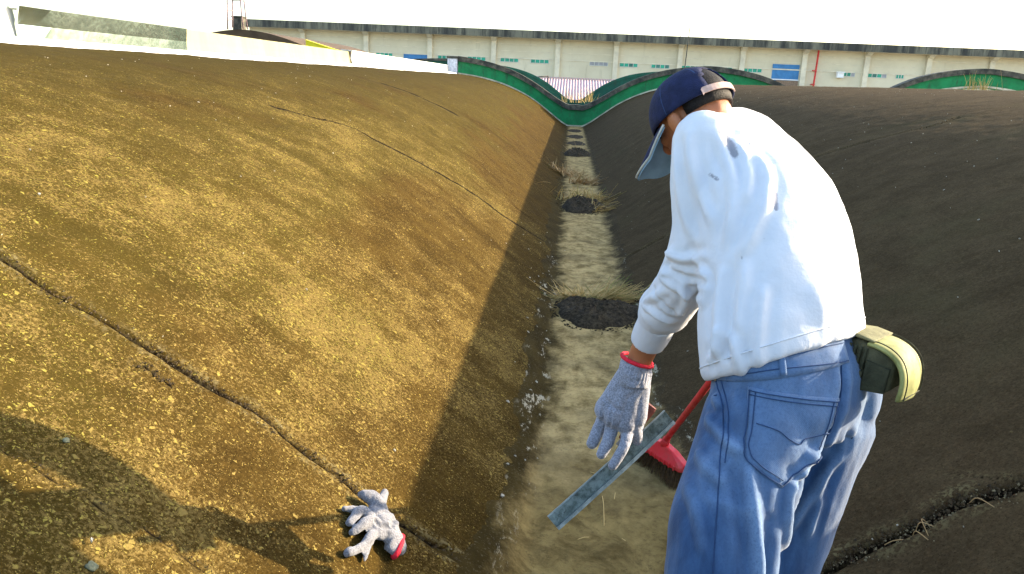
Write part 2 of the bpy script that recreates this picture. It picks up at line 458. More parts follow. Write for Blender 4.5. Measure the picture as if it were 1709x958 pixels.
# valley gutter: pale silt and mortar, 4 mm above the vaults' feet
def gutter():
    xs = np.arange(-.66, .6601, .02); ys = axis((.6, 3.4, .02), (3.4, 7, .03), (7, 29.1, .1))
    X, Y = np.meshgrid(xs, ys)
    P = np.stack([X, Y, np.zeros_like(X)], -1).reshape(-1, 3)
    base = prof(P[:, 0]); n = prof_n(P[:, 0])
    d = .009 + .004 * fbm(P, 5, 3, 21) + .002 * fbm(P, 25, 2, 22)
    ed = np.clip((np.abs(P[:, 0]) - .31 - .05 * fbm(P, 2.2, 3, 24) - .12 * np.clip((3.4 - P[:, 1]) / 1.2, 0, 1)) / .20, 0, 1)
    d = d - .035 * ed
    P[:, 2] = base; P = P + n * d[:, None]
    m = grid_mesh("gutter_floor", P.reshape(X.shape + (3,)))
    t = NT("gutter_silt")
    x, y, z = t.xyz()
    ax = t.math('ABSOLUTE', t.math('ADD', x, -.02))
    warp = t.math('MULTIPLY', t.math('ADD', t.noise(3.5, 6, .7), -.5), .30)
    w2 = t.math('MULTIPLY', t.math('ADD', t.noise(22, 5, .7, t.mapping((1.0, .35, 1))), -.5), .10)
    near = t.ramp(y, 3.7, 2.3)
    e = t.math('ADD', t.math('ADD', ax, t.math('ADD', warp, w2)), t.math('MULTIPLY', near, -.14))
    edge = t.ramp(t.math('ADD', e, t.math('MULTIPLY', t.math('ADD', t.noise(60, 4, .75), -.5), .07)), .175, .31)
    st = t.noise(8, 8, .74, t.mapping((1, .8, 1)), .25)
    sand = t.mix(t.ramp(st, .3, .66), (.125, .085, .030), (.47, .340, .145))
    sand = t.mix(t.ramp(t.noise(2.2, 5, .7), .42, .7, 0, .55), sand, (.12, .09, .045))
    sand = t.mix(t.ramp(t.noise(55, 5, .75), .52, .7, 0, .5), sand, (.09, .07, .04))
    silt = t.mix(t.ramp(t.noise(6, 6, .7, None, .8), .3, .7), (.075, .048, .014), (.28, .195, .07))
    silt = t.mix(t.ramp(t.noise(40, 5, .8), .5, .68, 0, .6), silt, (.05, .034, .012))
    sand = t.mix(t.math('MULTIPLY', t.ramp(y, 3.3, 2.5), .9), sand, silt)
    # white mortar smears along the foot of the left vault
    sm = t.ramp(t.noise(9, 5, .8, t.mapping((1.6, .5, 1), (0, 0, .35))), .57, .63)
    band = t.math('MULTIPLY', t.ramp(ax, .24, .29), t.ramp(ax, .44, .36))
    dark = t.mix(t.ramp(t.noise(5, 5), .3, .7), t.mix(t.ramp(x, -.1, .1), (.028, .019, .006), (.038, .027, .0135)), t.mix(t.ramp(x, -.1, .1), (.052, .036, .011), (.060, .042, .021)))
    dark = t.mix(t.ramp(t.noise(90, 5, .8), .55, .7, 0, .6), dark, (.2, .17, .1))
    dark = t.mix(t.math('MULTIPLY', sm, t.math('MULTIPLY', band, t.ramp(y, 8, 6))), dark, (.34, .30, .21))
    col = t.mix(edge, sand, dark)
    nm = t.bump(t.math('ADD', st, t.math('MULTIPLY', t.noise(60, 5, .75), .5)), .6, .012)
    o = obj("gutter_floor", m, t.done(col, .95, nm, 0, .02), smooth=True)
    tag(o, kind='structure')
    return o
gut = gutter()
BV_G = bvh_of(gut.data)

# far bay of the same roof behind the green parapet
def far_roof(name, x0, x1, y0, y1, dz, mat, mirror_crest=None):
    xs = np.arange(x0, x1 + 1e-6, .2); ys = np.linspace(y0, y1, 12)
    X, Y = np.meshgrid(xs, ys); Z = prof(X) + dz
    m = grid_mesh(name, np.stack([X, Y, Z], -1))
    return tag(obj(name, m, mat, smooth=True), kind='structure')
M_PALE = plain("pale_roof", (.30, .28, .25), .8, 0, .25, 1.5)
far_roof("far_roof", -8.6, 13.8, 29.6, 44.0, 0, M_PALE)
M_HUMP = plain("brown_roof", (.085, .055, .03), .9, 0, .3, 1.2)

# ------------------------------------------------------------------ the green parapets
def green_mat(name, c):
    t = NT(name)
    n = t.ramp(t.noise(2.5, 6, .65), .3, .7)
    col = t.mix(n, tuple(x * .7 for x in c), tuple(x * 1.2 for x in c))
    col = t.mix(t.ramp(t.noise(6, 5, .7, t.mapping((1, 1, .25))), .52, .76, 0, .75), col, (.03, .05, .03))
    return t.done(col, .6, None, 0, .3)
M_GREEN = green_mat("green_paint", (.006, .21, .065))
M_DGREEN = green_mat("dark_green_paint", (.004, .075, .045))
t = NT("weathered_coping")
c1 = t.mix(t.ramp(t.noise(3, 6, .7), .35, .7), (.035, .037, .032), (.15, .135, .10))
c1 = t.mix(t.ramp(t.noise(25, 4, .7), .55, .7, 0, .6), c1, (.03, .03, .03))
M_COP = t.done(c1, .9, t.bump(t.noise(30, 5, .7), .5, .02), 0, .2)
M_MORTAR = plain("pale_mortar", (.5, .46, .34), .9, 0, .3, 6)
M_WHITE = plain("white_paint", (.82, .82, .80), .6, 0, .06, 5)

def sweep_x(name, xs, base, lo, hi, y0, y1, mat, parent):
    rs = []
    for x in xs:
        z = float(base(x)); a = lo(x) if callable(lo) else lo; b = hi(x) if callable(hi) else hi
        rs.append([(x, y0, z + a), (x, y1, z + a), (x, y1, z + b), (x, y0, z + b)])
    return obj(name, MB().rings(rs), mat, parent)
def base_line(x):
    r = .30 * max(0, min(1, (x - 7.5) / 3.0))
    # the wall's top rounds the sharp valley off a little
    return prof(x) + r
PW = thing("parapet_wall", "bright green wavy parapet wall across the valley, with grey weathered coping on top", "parapet", (0, 29.2, 0))
xs = np.concatenate([np.arange(-4.25, 4.6, .1), np.arange(4.6, 18.3, .2)])
def soft_base(x):
    k = np.linspace(-.35, .35, 9)
    return float(np.mean([base_line(x + a) for a in k]))
sweep_x("wall_face", xs, base_line, -.05, lambda x: .50 + .15 * math.exp(-(x / .9) ** 2), 29.12, 29.30, M_GREEN, PW)
sweep_x("coping", xs, base_line, lambda x: .43 + .15 * math.exp(-(x / .9) ** 2), lambda x: .61 + .15 * math.exp(-(x / .9) ** 2), 29.02, 29.42, M_COP, PW)
sweep_x("mortar_fillet", xs, base_line, -.02, .045, 29.07, 29.118, M_MORTAR, PW)
xs2 = np.arange(-8.6, 9.0, .2)
PF = thing("parapet_wall", "dark green wavy parapet farther off, seen through the dip of the bright one", "parapet", (0, 44, 0))
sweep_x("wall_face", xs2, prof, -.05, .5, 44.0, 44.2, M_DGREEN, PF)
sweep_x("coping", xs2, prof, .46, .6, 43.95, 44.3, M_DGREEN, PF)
# post at the left end
def vpost(name, label, lo, hi, mat, capm, cat):
    r = thing(name, label, cat, ((lo[0] + hi[0]) / 2, (lo[1] + hi[1]) / 2, lo[2]))
    o = obj("shaft", MB().box(lo, (hi[0], hi[1], hi[2] - .08)), mat, r); bevel(o, .015)
    o = obj("cap", MB().box((lo[0] - .03, lo[1] - .03, hi[2] - .08), (hi[0] + .03, hi[1] + .03, hi[2])), capm, r); bevel(o, .015)
    return r
vpost("corner_post", "short grey-white post between the green parapet and the bright upstand", (-4.62, 29.0, 1.5), (-4.27, 29.3, 2.24), plain("grey_white", (.55, .55, .58), .7), M_COP, "post")
# piece of dark green parapet left of it
LP = thing("parapet_wall", "small dark green curved parapet just left of the grey-white post", "parapet", (-6.8, 36, 1.5))
def lb(x): return 1.64 + .25 * math.sin((x + 8.6) / 3.2 * 1.7)
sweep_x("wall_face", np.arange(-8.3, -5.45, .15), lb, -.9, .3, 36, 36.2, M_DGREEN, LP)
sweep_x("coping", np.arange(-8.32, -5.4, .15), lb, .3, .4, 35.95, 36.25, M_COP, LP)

# ------------------------------------------------------------------ metal-clad upstand on the left crest
def cream(name, c, rough, metal, streak):
    t = NT(name)
    n = t.noise(3, 5, .65, t.mapping((1, .9, .15)))
    col = t.mix(t.ramp(n, .3, .72), c, streak)
    return t.done(col, rough, t.bump(t.noise(4, 3), .25, .02), metal, .5)
M_SHEET = [cream("cream_sheet", (.24, .23, .12), .5, .2, (.18, .17, .08)),
           cream("galvanised_sheet", (.62, .74, .66), .20, 1.0, (.40, .50, .43)),
           cream("lime_sheet", (.26, .245, .125), .5, .2, (.20, .18, .085)),
           cream("white_sheet", (.55, .54, .50), .5, 0, (.45, .44, .40))]
UP = thing("metal_upstand", "low sheet-metal upstand along the left vault crest, cream and white with one dark sheet", "upstand", (-4.66, 17, 1.66))
def sheet(y0, y1, h0, h1, mat, curl=0.0, tip=0.0):
    ys_ = np.linspace(y0, y1, 14); rs = []
    for y in ys_:
        k = (y - y0) / (y1 - y0); h = h0 + (h1 - h0) * k
        wv = .012 * math.sin(y * 3.1) ; bend = curl * max(0, 1 - k * 6)
        x = -4.60 + wv * .3
        R0 = len(rs)
        rs.append([(x + .05 + bend, y, 1.64), (x + .02 + bend * .4, y, 1.66 + h * .5), (x + bend * 1.2, y, 1.66 + h), (x - .16, y, 1.66 + h + .01),
                   (x - .16, y, 1.66 + h - .02), (x - .012 + bend * 1.1, y, 1.66 + h - .02), (x + .0 + bend * .4, y, 1.66 + h * .5), (x + .03 + bend, y, 1.64)])
        rs[R0] = [(a_ + tip * max(0, c_ - 1.66), b_, c_) for a_, b_, c_ in rs[R0]]
    return obj("metal_sheet", MB().rings(rs), mat, UP)
sheet(1.0, 6.25, .27, .27, M_SHEET[3])
tag(sheet(6.20, 9.05, .275, .275, M_SHEET[1], .03, .22), "dark shiny galvanised sheet")
sheet(9.03, 16.1, .275, .27, M_SHEET[2])
sheet(16.0, 29.0, .30, .27, M_SHEET[3], .06)
# ragged lime-wash strip at its foot
def foot_strip():
    ys_ = axis((1.0, 12, .05), (12, 29, .15)); nx = 8
    P = np.zeros((len(ys_), nx, 3))
    q = np.stack([np.zeros_like(ys_), ys_, np.zeros_like(ys_)], 1)
    w = .30 + .12 * fbm(q, 1.1, 4, 31)
    for j in range(nx):
        x = -4.57 + w * j / (nx - 1)
        P[:, j, 0] = x; P[:, j, 1] = ys_
        P[:, j, 2] = prof(x) + .030 * (1 - j / (nx - 1)) ** .5 + .004 + .012
        if j == nx - 1: P[:, j, 2] -= .03
    return P
tag(obj("mortar_strip", grid_mesh("mortar_strip", foot_strip()), M_WHITE, UP, smooth=True))

# ------------------------------------------------------------------ left: a higher vault with a yellow end, a ladder frame on it
HX = -13.6
def hump(x): return 3.02 - .105 * abs(x - HX) ** 1.75
HV = thing("neighbour_roof", "dark brown rounded roof hump behind the left upstand", "roof", (HX, 36, 0))
xs3 = np.arange(HX - 4.6, HX + 4.61, .2)
rs = []
for y in (33.0, 37.0, 41.0, 45.0):
    top = [(x, y, hump(x)) for x in xs3]; rs.append(top + [(xs3[-1], y, -1.0), (xs3[0], y, -1.0)])
obj("vault_shell", MB().rings(rs), M_HUMP, HV)
t = NT("yellow_paint"); M_YEL = t.done(t.mix(t.ramp(t.noise(2, 4), .3, .7), (.62, .52, .01), (.78, .70, .02)), .55, None, 0, .3)
YW = thing("parapet_wall", "bright yellow strip of parapet on the slope of the brown roof hump", "parapet", (HX + 3.4, 32.9, 1.8))
def yl(x): return hump(HX + 2.7) - .27 * (x - HX - 2.7)
sweep_x("wall_face", np.linspace(HX + 2.68, HX + 4.02, 12), yl, -.12, .27, 32.7, 32.95, M_YEL, YW)
sweep_x("coping", np.linspace(HX + 2.66, HX + 4.04, 12), yl, .27, .29, 32.66, 33.0, M_YEL, YW)

M_IRON = plain("pale_rust_iron", (.20, .14, .15), .6, .2, .2, 8)
LF = thing("ladder_frame", "pale iron ladder hoop standing on top of the brown hump", "ladder", (-13.85, 33.5, 3.0))
def bar(name, a, b, r, parent, mat): return obj(name, MB().tube([a, b], r, 8, False, sub=0), mat, parent, smooth=True)
p4 = [(-14.319, 33.200, 3.011), (-14.365, 33.800, 3.116), (-13.666, 33.200, 3.059), (-13.731, 33.800, 3.069)]
tp = [(-14.286, 33.200, 4.190), (-14.314, 33.800, 4.200), (-13.741, 33.200, 4.164), (-13.834, 33.800, 4.217)]
for a, b in zip(p4, tp): bar("upright", a, b, .028, LF, M_IRON)
for a, b in ((0, 2), (1, 3), (0, 1), (2, 3)): bar("rail", tp[a], tp[b], .028, LF, M_IRON)
for k in (.3, .62):
    bar("rung", V(p4[0]) * (1 - k) + V(tp[0]) * k, V(p4[1]) * (1 - k) + V(tp[1]) * k, .018, LF, M_IRON)
a = (-14.650, 34.600, 3.106); b = (-14.262, 34.600, 3.629)
VB = thing("vent_block", "small grey concrete block behind the pale ladder hoop", "block", (a[0], 34.6, a[2]))
o = obj("body", MB().box((a[0], 34.5, a[2] - .2), (b[0], 35.0, b[2] - .06)), M_COP, VB); bevel(o, .02)
o = obj("lid", MB().box((a[0] - .04, 34.46, b[2] - .06), (b[0] + .04, 35.04, b[2])), M_COP, VB); bevel(o, .02)

# ------------------------------------------------------------------ the long factory building
BY = 76.0
def bx(px): return -2.310229e-06 * px * px + 0.058974 * px + -54.5400
t = NT("beige_wall")
wc = t.mix(t.ramp(t.noise(.25, 5, .65), .3, .7), (.60, .53, .37), (.72, .65, .47))
wc = t.mix(t.ramp(t.noise(1.2, 5, .7, t.mapping((1, 1, .2))), .58, .8, 0, .5), wc, (.26, .22, .13))
M_WALL = t.done(wc, .9, None, 0, .2)
t = NT("stained_fascia")
x, y, z = t.xyz()
fz = t.ramp(t.noise(1.0, 6, .7, t.mapping((1, 1, .12))), .38, .62)
fc = t.mix(fz, (.055, .055, .048), (.19, .18, .13))
fc = t.mix(t.ramp(t.noise(4.5, 4, .7, t.mapping((1, 1, .1))), .5, .65, 0, .7), fc, (.035, .035, .03))
M_FASC = t.done(fc, .9, None, 0, .2)
M_PIL = plain("pilaster_paint", (.68, .61, .45), .85, 0, .12, 1.5)
M_GLASS = [plain("green_pane", (.012, .30, .19), .25, 0, .3, .9, .5), plain("dark_pane", (.03, .16, .13), .25, 0, .3, 1.2, .5), plain("grey_pane", (.28, .28, .29), .35, 0, .25, 1, .5)]
M_BLUE = plain("blue_door", (.05, .20, .42), .5, 0, .15, 2)
M_FRAME = plain("window_frame", (.55, .55, .48), .6, 0, .1, 3)
ZE = [5.815, 5.172, 4.651, 3.412, 3.434, 3.022]      # eave top, fascia bottom, ledge, sill-band, window top, window bottom
X0, X1 = bx(416), bx(1900)
FB = thing("factory_building", "long beige factory building with a dark stained eave and green windows, across the back", "building", ((X0 + X1) / 2, BY + 10, -7))
def bpart(name, lo, hi, mat): return obj(name, MB().box(lo, hi), mat, FB)
bpart("wall", (X0, BY, -7.0), (X1, BY + .4, ZE[3]), M_WALL)
bpart("upper_wall", (X0, BY + .03, ZE[3]), (X1, BY + .43, ZE[1]), M_WALL)
bpart("side_wall", (X0, BY + .43, -7), (X0 + .4, BY + 22, ZE[1]), M_WALL)
bpart("side_wall", (X1 - .4, BY + .43, -7), (X1, BY + 22, ZE[1]), M_WALL)
bpart("ledge", (X0, BY - .06, ZE[3] - .05), (X1, BY - .002, ZE[3] + .05), M_PIL)
bpart("ledge", (X0, BY - .03, ZE[2] - .05), (X1, BY + .028, ZE[2] + .03), M_PIL)
bpart("ledge", (X0, BY + .0, (ZE[2] + ZE[3]) / 2 - .03), (X1, BY + .028, (ZE[2] + ZE[3]) / 2 + .03), M_PIL)
bpart("fascia", (X0 - .5, BY - 1.3, ZE[1]), (X1 + .5, BY - 1.05, ZE[0]), M_FASC)
bpart("soffit", (X0 - .5, BY - 1.05, ZE[1]), (X1 + .5, BY + .42, ZE[1] + .12), M_PIL)
bpart("roof", (X0 - .5, BY - 1.05, ZE[0] - .14), (X1 + .5, BY + 22, ZE[0] - .02), M_FASC)
for px in (506, 612, 718.5, 825, 932, 1029, 1136, 1240, 1343, 1447, 1550, 1655, 1760):
    x = bx(px)
    o = obj("pilaster", MB().box((x - .22, BY - .28, -7.0), (x + .22, BY - .002, ZE[1] - .32)), M_PIL, FB)
    mb = MB(); mb.rings([[(x - .25, BY - .32, ZE[1] - .32), (x + .25, BY - .32, ZE[1] - .32), (x + .25, BY - .002, ZE[1] - .32), (x - .25, BY - .002, ZE[1] - .32)],
                         [(x - .25, BY - .95, ZE[1] - .003), (x + .25, BY - .95, ZE[1] - .003), (x + .25, BY - .002, ZE[1] - .003), (x - .25, BY - .002, ZE[1] - .003)]])
    obj("bracket", mb, M_PIL, FB)
pane_mesh = {}
def window(px0, px1, kinds, n=4, dz=0, h=None):
    x0, x1 = bx(px0), bx(px1); z1 = ZE[4] + dz; z0 = z1 - (h or (ZE[4] - ZE[5]))
    mb = MB(); fw = .05; w = (x1 - x0)
    mb.box((x0, BY - .05, z1 - fw), (x1, BY - .004, z1)); mb.box((x0, BY - .05, z0), (x1, BY - .004, z0 + fw))
    cw = (w - fw) / n
    for i in range(n + 1):
        q = x0 + i * cw; mb.box((q, BY - .046, z0 + fw), (q + fw, BY - .004, z1 - fw))
    f = obj("window", mb, M_FRAME, FB)
    for i in range(n):
        k = kinds[i % len(kinds)]
        key = (round(cw, 3), round(z1 - z0, 3), k)
        if key not in pane_mesh:
            b = MB().box((0, 0, 0), (cw - fw, .012, z1 - z0 - 2 * fw)).mesh("pane"); b.materials.append(M_GLASS[k]); pane_mesh[key] = b
        o = bpy.data.objects.new("pane", pane_mesh[key]); COL.objects.link(o); o.parent = f
        o.matrix_parent_inverse = parent_world(f).inverted() if False else Matrix.Identity(4)
        o.location = (x0 + fw + i * cw, BY - .03, z0 + fw)
        o.matrix_parent_inverse = (parent_world(f)).inverted()
for a, b, k in ((570, 600, [0]), (627, 656, [0]), (731, 760, [0]), (781, 812, [0]), (836, 867, [0]), (887, 918, [0]), (986, 1017, [2]), (1036, 1067, [0, 0, 1]),
                (1089, 1120, [0, 1]), (1138, 1171, [0, 0, 1]), (1193, 1225, [0, 0, 1, 0]), (1243, 1275, [0]), (1410, 1431, [0, 0, 2]), (1451, 1484, [0, 1, 0, 2]), (1499, 1513, [0]),
                (516, 546, [0]), (1570, 1602, [0, 1]), (1612, 1644, [0]), (1670, 1700, [1, 0])):
    window(a, b, k, 3 if b - a < 25 else 4, h=None)
def door(px0, px1, zb, ztop):
    d = bpart("roller_door", (bx(px0), BY - .03, zb), (bx(px1), BY - .004, ztop), M_BLUE)
    mb = MB()
    for k in range(5):
        zz = ztop - .1 - k * .24
        mb.box((bx(px0) + .05, BY - .05, zz - .03), (bx(px1) - .05, BY - .031, zz))
    o = obj("door_rib", mb, M_BLUE, d)
    return d
door(674, 716, -4, ZE[4] - .05)
door(1292, 1337, -4, ZE[4] + .42)
# white gate frame in front of the right-hand blue door
bpart("gate_frame", (bx(1292), BY - .12, -1.0), (bx(1296), BY - .06, ZE[5] - .45), M_WHITE)
bpart("gate_frame", (bx(1296), BY - .12, ZE[5] - .53), (bx(1338), BY - .06, ZE[5] - .45), M_WHITE)
bpart("gate_panel", (bx(1299), BY - .1, -1.0), (bx(1337), BY - .065, ZE[5] - .56), plain("brown_panel", (.22, .15, .10), .8))
M_RED = plain("red_pipe", (.55, .035, .03), .5, 0, .15, 3)
DP = thing("down_pipe", "thin red vertical pipe on the factory wall", "pipe", (bx(1360), BY - .4, -5))
mb = MB().tube([(bx(1363), BY - .4, ZE[1] - .5), (bx(1363), BY - .4, ZE[2] - .2), (bx(1359), BY - .4, -5)], .085, 8, False)
obj("pipe", mb, M_RED, DP)
for zz in (ZE[3], ZE[5] - .8): obj("bracket", MB().box((bx(1361) - .15, BY - .45, zz - .05), (bx(1361) + .15, BY - .07, zz + .05)), M_RED, DP)
TK = thing("condenser_unit", "grey box unit on a frame at the foot of the factory wall", "air conditioner", (bx(1377), BY - .8, 0))
o = obj("casing", MB().box((bx(1368), BY - 1.1, .9), (bx(1386), BY - .5, 1.75)), plain("grey_unit", (.38, .37, .31), .7), TK); bevel(o, .04)
obj("lid", MB().box((bx(1366), BY - 1.15, 1.75), (bx(1388), BY - .45, 1.85)), M_PIL, TK)
o = obj("fan_grille", MB().tube([(bx(1374), BY - 1.14, 1.32), (bx(1374), BY - 1.11, 1.32)], .3, 14, False, sub=0), plain("dark_grille", (.08, .08, .07), .7), TK)
SC = thing("wall_unit", "small white box mounted on the wall right of the grey box unit", "box", (bx(1404), BY - .3, ZE[5]))
o = obj("casing", MB().box((bx(1399), BY - .45, ZE[4] - .55), (bx(1410), BY - .002, ZE[4] - .1)), M_WHITE, SC); bevel(o, .03)
obj("hood", MB().box((bx(1398), BY - .55, ZE[4] - .1), (bx(1411), BY - .002, ZE[4] - .02)), M_WHITE, SC)
def mast(label, px, z0, z1, r, lean):
    m = thing("mast", label, "pole", (bx(px), BY - 2, z0))
    obj("pole", MB().tube([(bx(px) - lean, BY - 2, z0), (bx(px), BY - 2, z1)], r, 8, False, sub=0), M_FASC, m)
    obj("tip", MB().tube([(bx(px), BY - 2, z1), (bx(px), BY - 2, z1 + .25)], r * .5, 8, False, sub=0), M_FASC, m)
mast("tall thin grey pole in front of the factory eave", 1143, -6, ZE[0] + .9, .04, .45)
mast("fine short antenna rising above the eave beside the tall pole", 1129, ZE[0] - .2, ZE[0] + .7, .02, 0)

# red corrugated roof in the dip
CR = thing("corrugated_roof", "faded red corrugated sheet roof seen in the dip between the vaults", "roof", (0, 52, 1))
c0, c1_ = (-2.631, 55.000, 1.564), (3.614, 55.000, 1.676)
n = 34 * 6
rs = []
for i in range(n + 1):
    x = c0[0] + (c1_[0] - c0[0]) * i / n; w = .03 * math.cos(i / 6 * 2 * math.pi)
    rs.append([(x, 55, 1.72 + w), (x, 48, .2 + w), (x, 48, .14 + w), (x, 55, 1.66 + w)])
t = NT("red_corrugated")
x, y, z = t.xyz()
wv = t.n("ShaderNodeTexWave", wave_type='BANDS', bands_direction='X'); t.l(t.mapping((2.0 * math.pi / 20 / ((c1_[0] - c0[0]) / 34),) * 3), wv.inputs[0]); wv.inputs["Scale"].default_value = 1.0; wv.inputs["Distortion"].default_value = .4
M_CORR = t.done(t.mix(t.ramp(wv.outputs[1], .35, .75), (.45, .29, .29), (.51, .39, .37)), .7, None, 0, .3)
obj("sheet", MB().rings(rs), M_CORR, CR)
obj("ridge_cap", MB().box((c0[0], 54.9, 1.74), (c1_[0], 55.2, 1.80)), M_CORR, CR)
HR = thing("handrail", "thin dark rail above the left arm of the green parapet", "rail", (-1.8, 46, 1.5))
a, b, c = (-2.545, 46.000, 1.646), (-1.513, 46.000, 1.787), (-1.501, 46.000, 1.561)
bar("rail", a, b, .03, HR, M_COP); bar("post", b, (c[0], c[1], c[2] - .5), .035, HR, M_COP); bar("post", a, (a[0], a[1], a[2] - .6), .03, HR, M_COP)

# ground far below
gm = bpy.data.meshes.new("ground"); gm.from_pydata([(-1500, -1500, -7), (1500, -1500, -7), (1500, 1500, -7), (-1500, 1500, -7)], [], [(0, 1, 2, 3)])
tag(obj("ground", gm, plain("yard", (.22, .2, .16), .9, 0, .2, .2)), kind='structure')

# ------------------------------------------------------------------ the worker
def cloth_noise(m, amp, freq, aniso=(1, 1, 1), seed=0):
    co = get_co(m); no = get_no(m)
    set_co(m, co + no * (amp * fbm(co * V(aniso), freq, 3, seed))[:, None])

M_SKIN = None
t = NT("skin")
sc = t.mix(t.ramp(t.noise(18, 4), .3, .7), (.30, .105, .042), (.40, .155, .065))
M_SKIN = t.done(sc, .5, t.bump(t.noise(220, 3), .2, .003), 0, .4)
t.b.inputs["Subsurface Weight"].default_value = .08; t.b.inputs["Subsurface Radius"].default_value = (.01, .004, .002)
t = NT("white_jersey")
st = t.attr('stain')
wcol = t.mix(t.ramp(t.noise(9, 4), .35, .75), (.63, .64, .67), (.57, .59, .63))
stm = t.ramp(t.math('ADD', st, t.math('MULTIPLY', t.math('ADD', t.noise(75, 4, .7), -.5), .9)), .42, .8)
wcol = t.mix(t.math('MULTIPLY', stm, .75), wcol, (.16, .16, .19))
sp = t.ramp(t.voro(9.0), .045, .02); sp = t.math('MULTIPLY', sp, t.ramp(t.noise(3, 2), .52, .62))
wcol = t.mix(t.math('MULTIPLY', sp, .6), wcol, (.25, .25, .3))
M_SHIRT = t.done(wcol, .9, t.bump(t.noise(420, 3), .15, .002, t.bump(t.noise(28, 4, .6), .25, .01)), 0, .15, .2)
t = NT("denim")
fd = t.attr('fade')
tw = t.n("ShaderNodeTexWave", wave_type='BANDS', bands_direction='DIAGONAL'); t.l(t.pos, tw.inputs[0]); tw.inputs["Scale"].default_value = 130; tw.inputs["Distortion"].default_value = 2.0
dcol = t.mix(t.ramp(t.noise(16, 5, .65, t.mapping((1.6, 1.6, .45))), .3, .7), (.016, .046, .115), (.042, .100, .215))
dcol = t.mix(t.math('MULTIPLY', fd, .8), dcol, (.19, .29, .44))
dcol = t.mix(t.math('MULTIPLY', t.ramp(t.noise(210, 4, .8), .45, .7), .5), dcol, (.03, .065, .16))
M_DENIM = t.done(dcol, .85, t.bump(tw.outputs[1], .12, .002, t.bump(t.noise(120, 4, .7), .3, .004)), 0, .2, .25)
M_STITCH = plain("dark_stitching", (.022, .050, .125), .9, 0, .2, 40)
M_BRASS = plain("dull_brass", (.35, .30, .22), .4, .8, .2, 60)
def knit(name, c):
    t = NT(name)
    w = t.n("ShaderNodeTexNoise"); t.l(t.mapping((1, 1, 1)), w.inputs["Vector"]); w.inputs["Scale"].default_value = 260; w.inputs["Detail"].default_value = 2
    col = t.mix(t.ramp(w.outputs[0], .35, .65), tuple(x * .7 for x in c), tuple(x * 1.2 for x in c))
    col = t.mix(t.ramp(t.noise(22, 4), .5, .75, 0, .45), col, (.13, .12, .10))
    return t.done(col, .95, t.bump(w.outputs[0], .5, .003, t.bump(t.noise(60, 3), .3, .006)), 0, .1, .3)
M_KNIT = knit("grey_knit", (.30, .31, .36))
M_KNIT2 = knit("pale_grey_knit", (.20, .20, .215))
M_REDRIB = plain("red_ribbing", (.72, .025, .045), .8, 0, .2, 90, .2, .4, 200)
M_NAVY = plain("navy_cotton", (.012, .017, .052), .85, 0, .25, 40, .2, .3, 300)
M_BILL = plain("pale_blue_bill_lining", (.17, .28, .37), .8, 0, .1, 30, .2, .2, 200)
M_EDGE = plain("bill_piping", (.45, .46, .42), .8)
M_STRAP = plain("pink_white_strap", (.50, .34, .28), .7, 0, .15, 60)
M_HAIR = plain("black_hair", (.009, .007, .006), .7, 0, .4, 120, .2, .35, 250)
M_SHOE = plain("dark_shoe", (.03, .028, .025), .7, 0, .3, 20)

PERSON = thing("person", "man bending over in a white long-sleeved shirt, faded blue jeans and a backward-strapped navy cap, one hand in a grey glove", "person", (0.2, 1.6, 0))
PERSON['label'] = "man bent over in white long-sleeved shirt, blue jeans, navy cap and grey work glove"

def ring(c, L, T, a, b, n=28, pw=1.0):
    L = unit(L); T = unit(T); L = unit(L - T * np.dot(L, T)); W = np.cross(T, L)
    out = []
    for q in np.linspace(0, 2 * math.pi, n, endpoint=False):
        cx, sx = math.cos(q), math.sin(q)
        out.append(V(c) + L * a * math.copysign(abs(cx)**pw, cx) + W * b * math.copysign(abs(sx)**pw, sx))
    return out
def loft(rows, L, n=28, pw=.92, sub=3, low=0.0):
    C = [V(r[0]) for r in rows]; D = dense(C, sub); k = len(D)
    A = np.interp(np.linspace(0, len(C) - 1, k), range(len(C)), [r[1] for r in rows])
    B = np.interp(np.linspace(0, len(C) - 1, k), range(len(C)), [r[2] for r in rows])
    rs = []
    for i in range(k):
        T = unit(D[min(i + 1, k - 1)] - D[max(i - 1, 0)])
        if low:
            w_ = min(1.0, (i / k) / low); T = T_LOW * (1 - w_) * np.sign(T @ T_LOW) + T * w_
        rs.append(ring(D[i], L, T, A[i], B[i], n, pw))
    return rs
LAT = (.72, .67, .10)
T_LOW = unit((-.36, .40, .86))

torso_rows = [((0.258, 1.668, 1.004), .200, .148), ((0.249, 1.683, 1.064), .196, .150), ((0.246, 1.725, 1.147), .187, .146), ((0.238, 1.777, 1.229), .187, .142),
              ((0.214, 1.838, 1.308), .184, .130), ((0.183, 1.896, 1.382), .163, .103), ((0.157, 1.940, 1.436), .120, .074), ((0.117, 1.963, 1.453), .058, .052)]
sleeve = [(0.072, 1.841, 1.434), (0.071, 1.809, 1.350), (0.078, 1.792, 1.245), (0.068, 1.807, 1.144), (0.048, 1.885, 1.053), (0.034, 1.940, 0.990)]
sleeve_r = [.068, .068, .063, .063, .061, .050]
# right arm, in front of the body: shoulder, elbow, wrist at the broom handle
rs_arm = [(0.285, 2.111, 1.348), (0.337, 2.153, 1.259), (0.359, 2.132, 1.134), (0.338, 2.097, 1.043), (0.305, 2.059, 0.985)]
RH = V((0.294, 2.052, 0.960))
hd = V((0.060, 1.948, 1.488))                                         # head centre
fh = unit((-.62, .78, 0)); up_ = V((0, 0, 1)); pit = math.radians(39)
HU = unit((-.44, .43, .79)); HF = V((-.55, .60, -.60)); HF = unit(HF - HU * (HF @ HU)); HL_ = np.cross(HU, HF)
def hp(f, l, u): return hd + HF * f + HL_ * l + HU * u

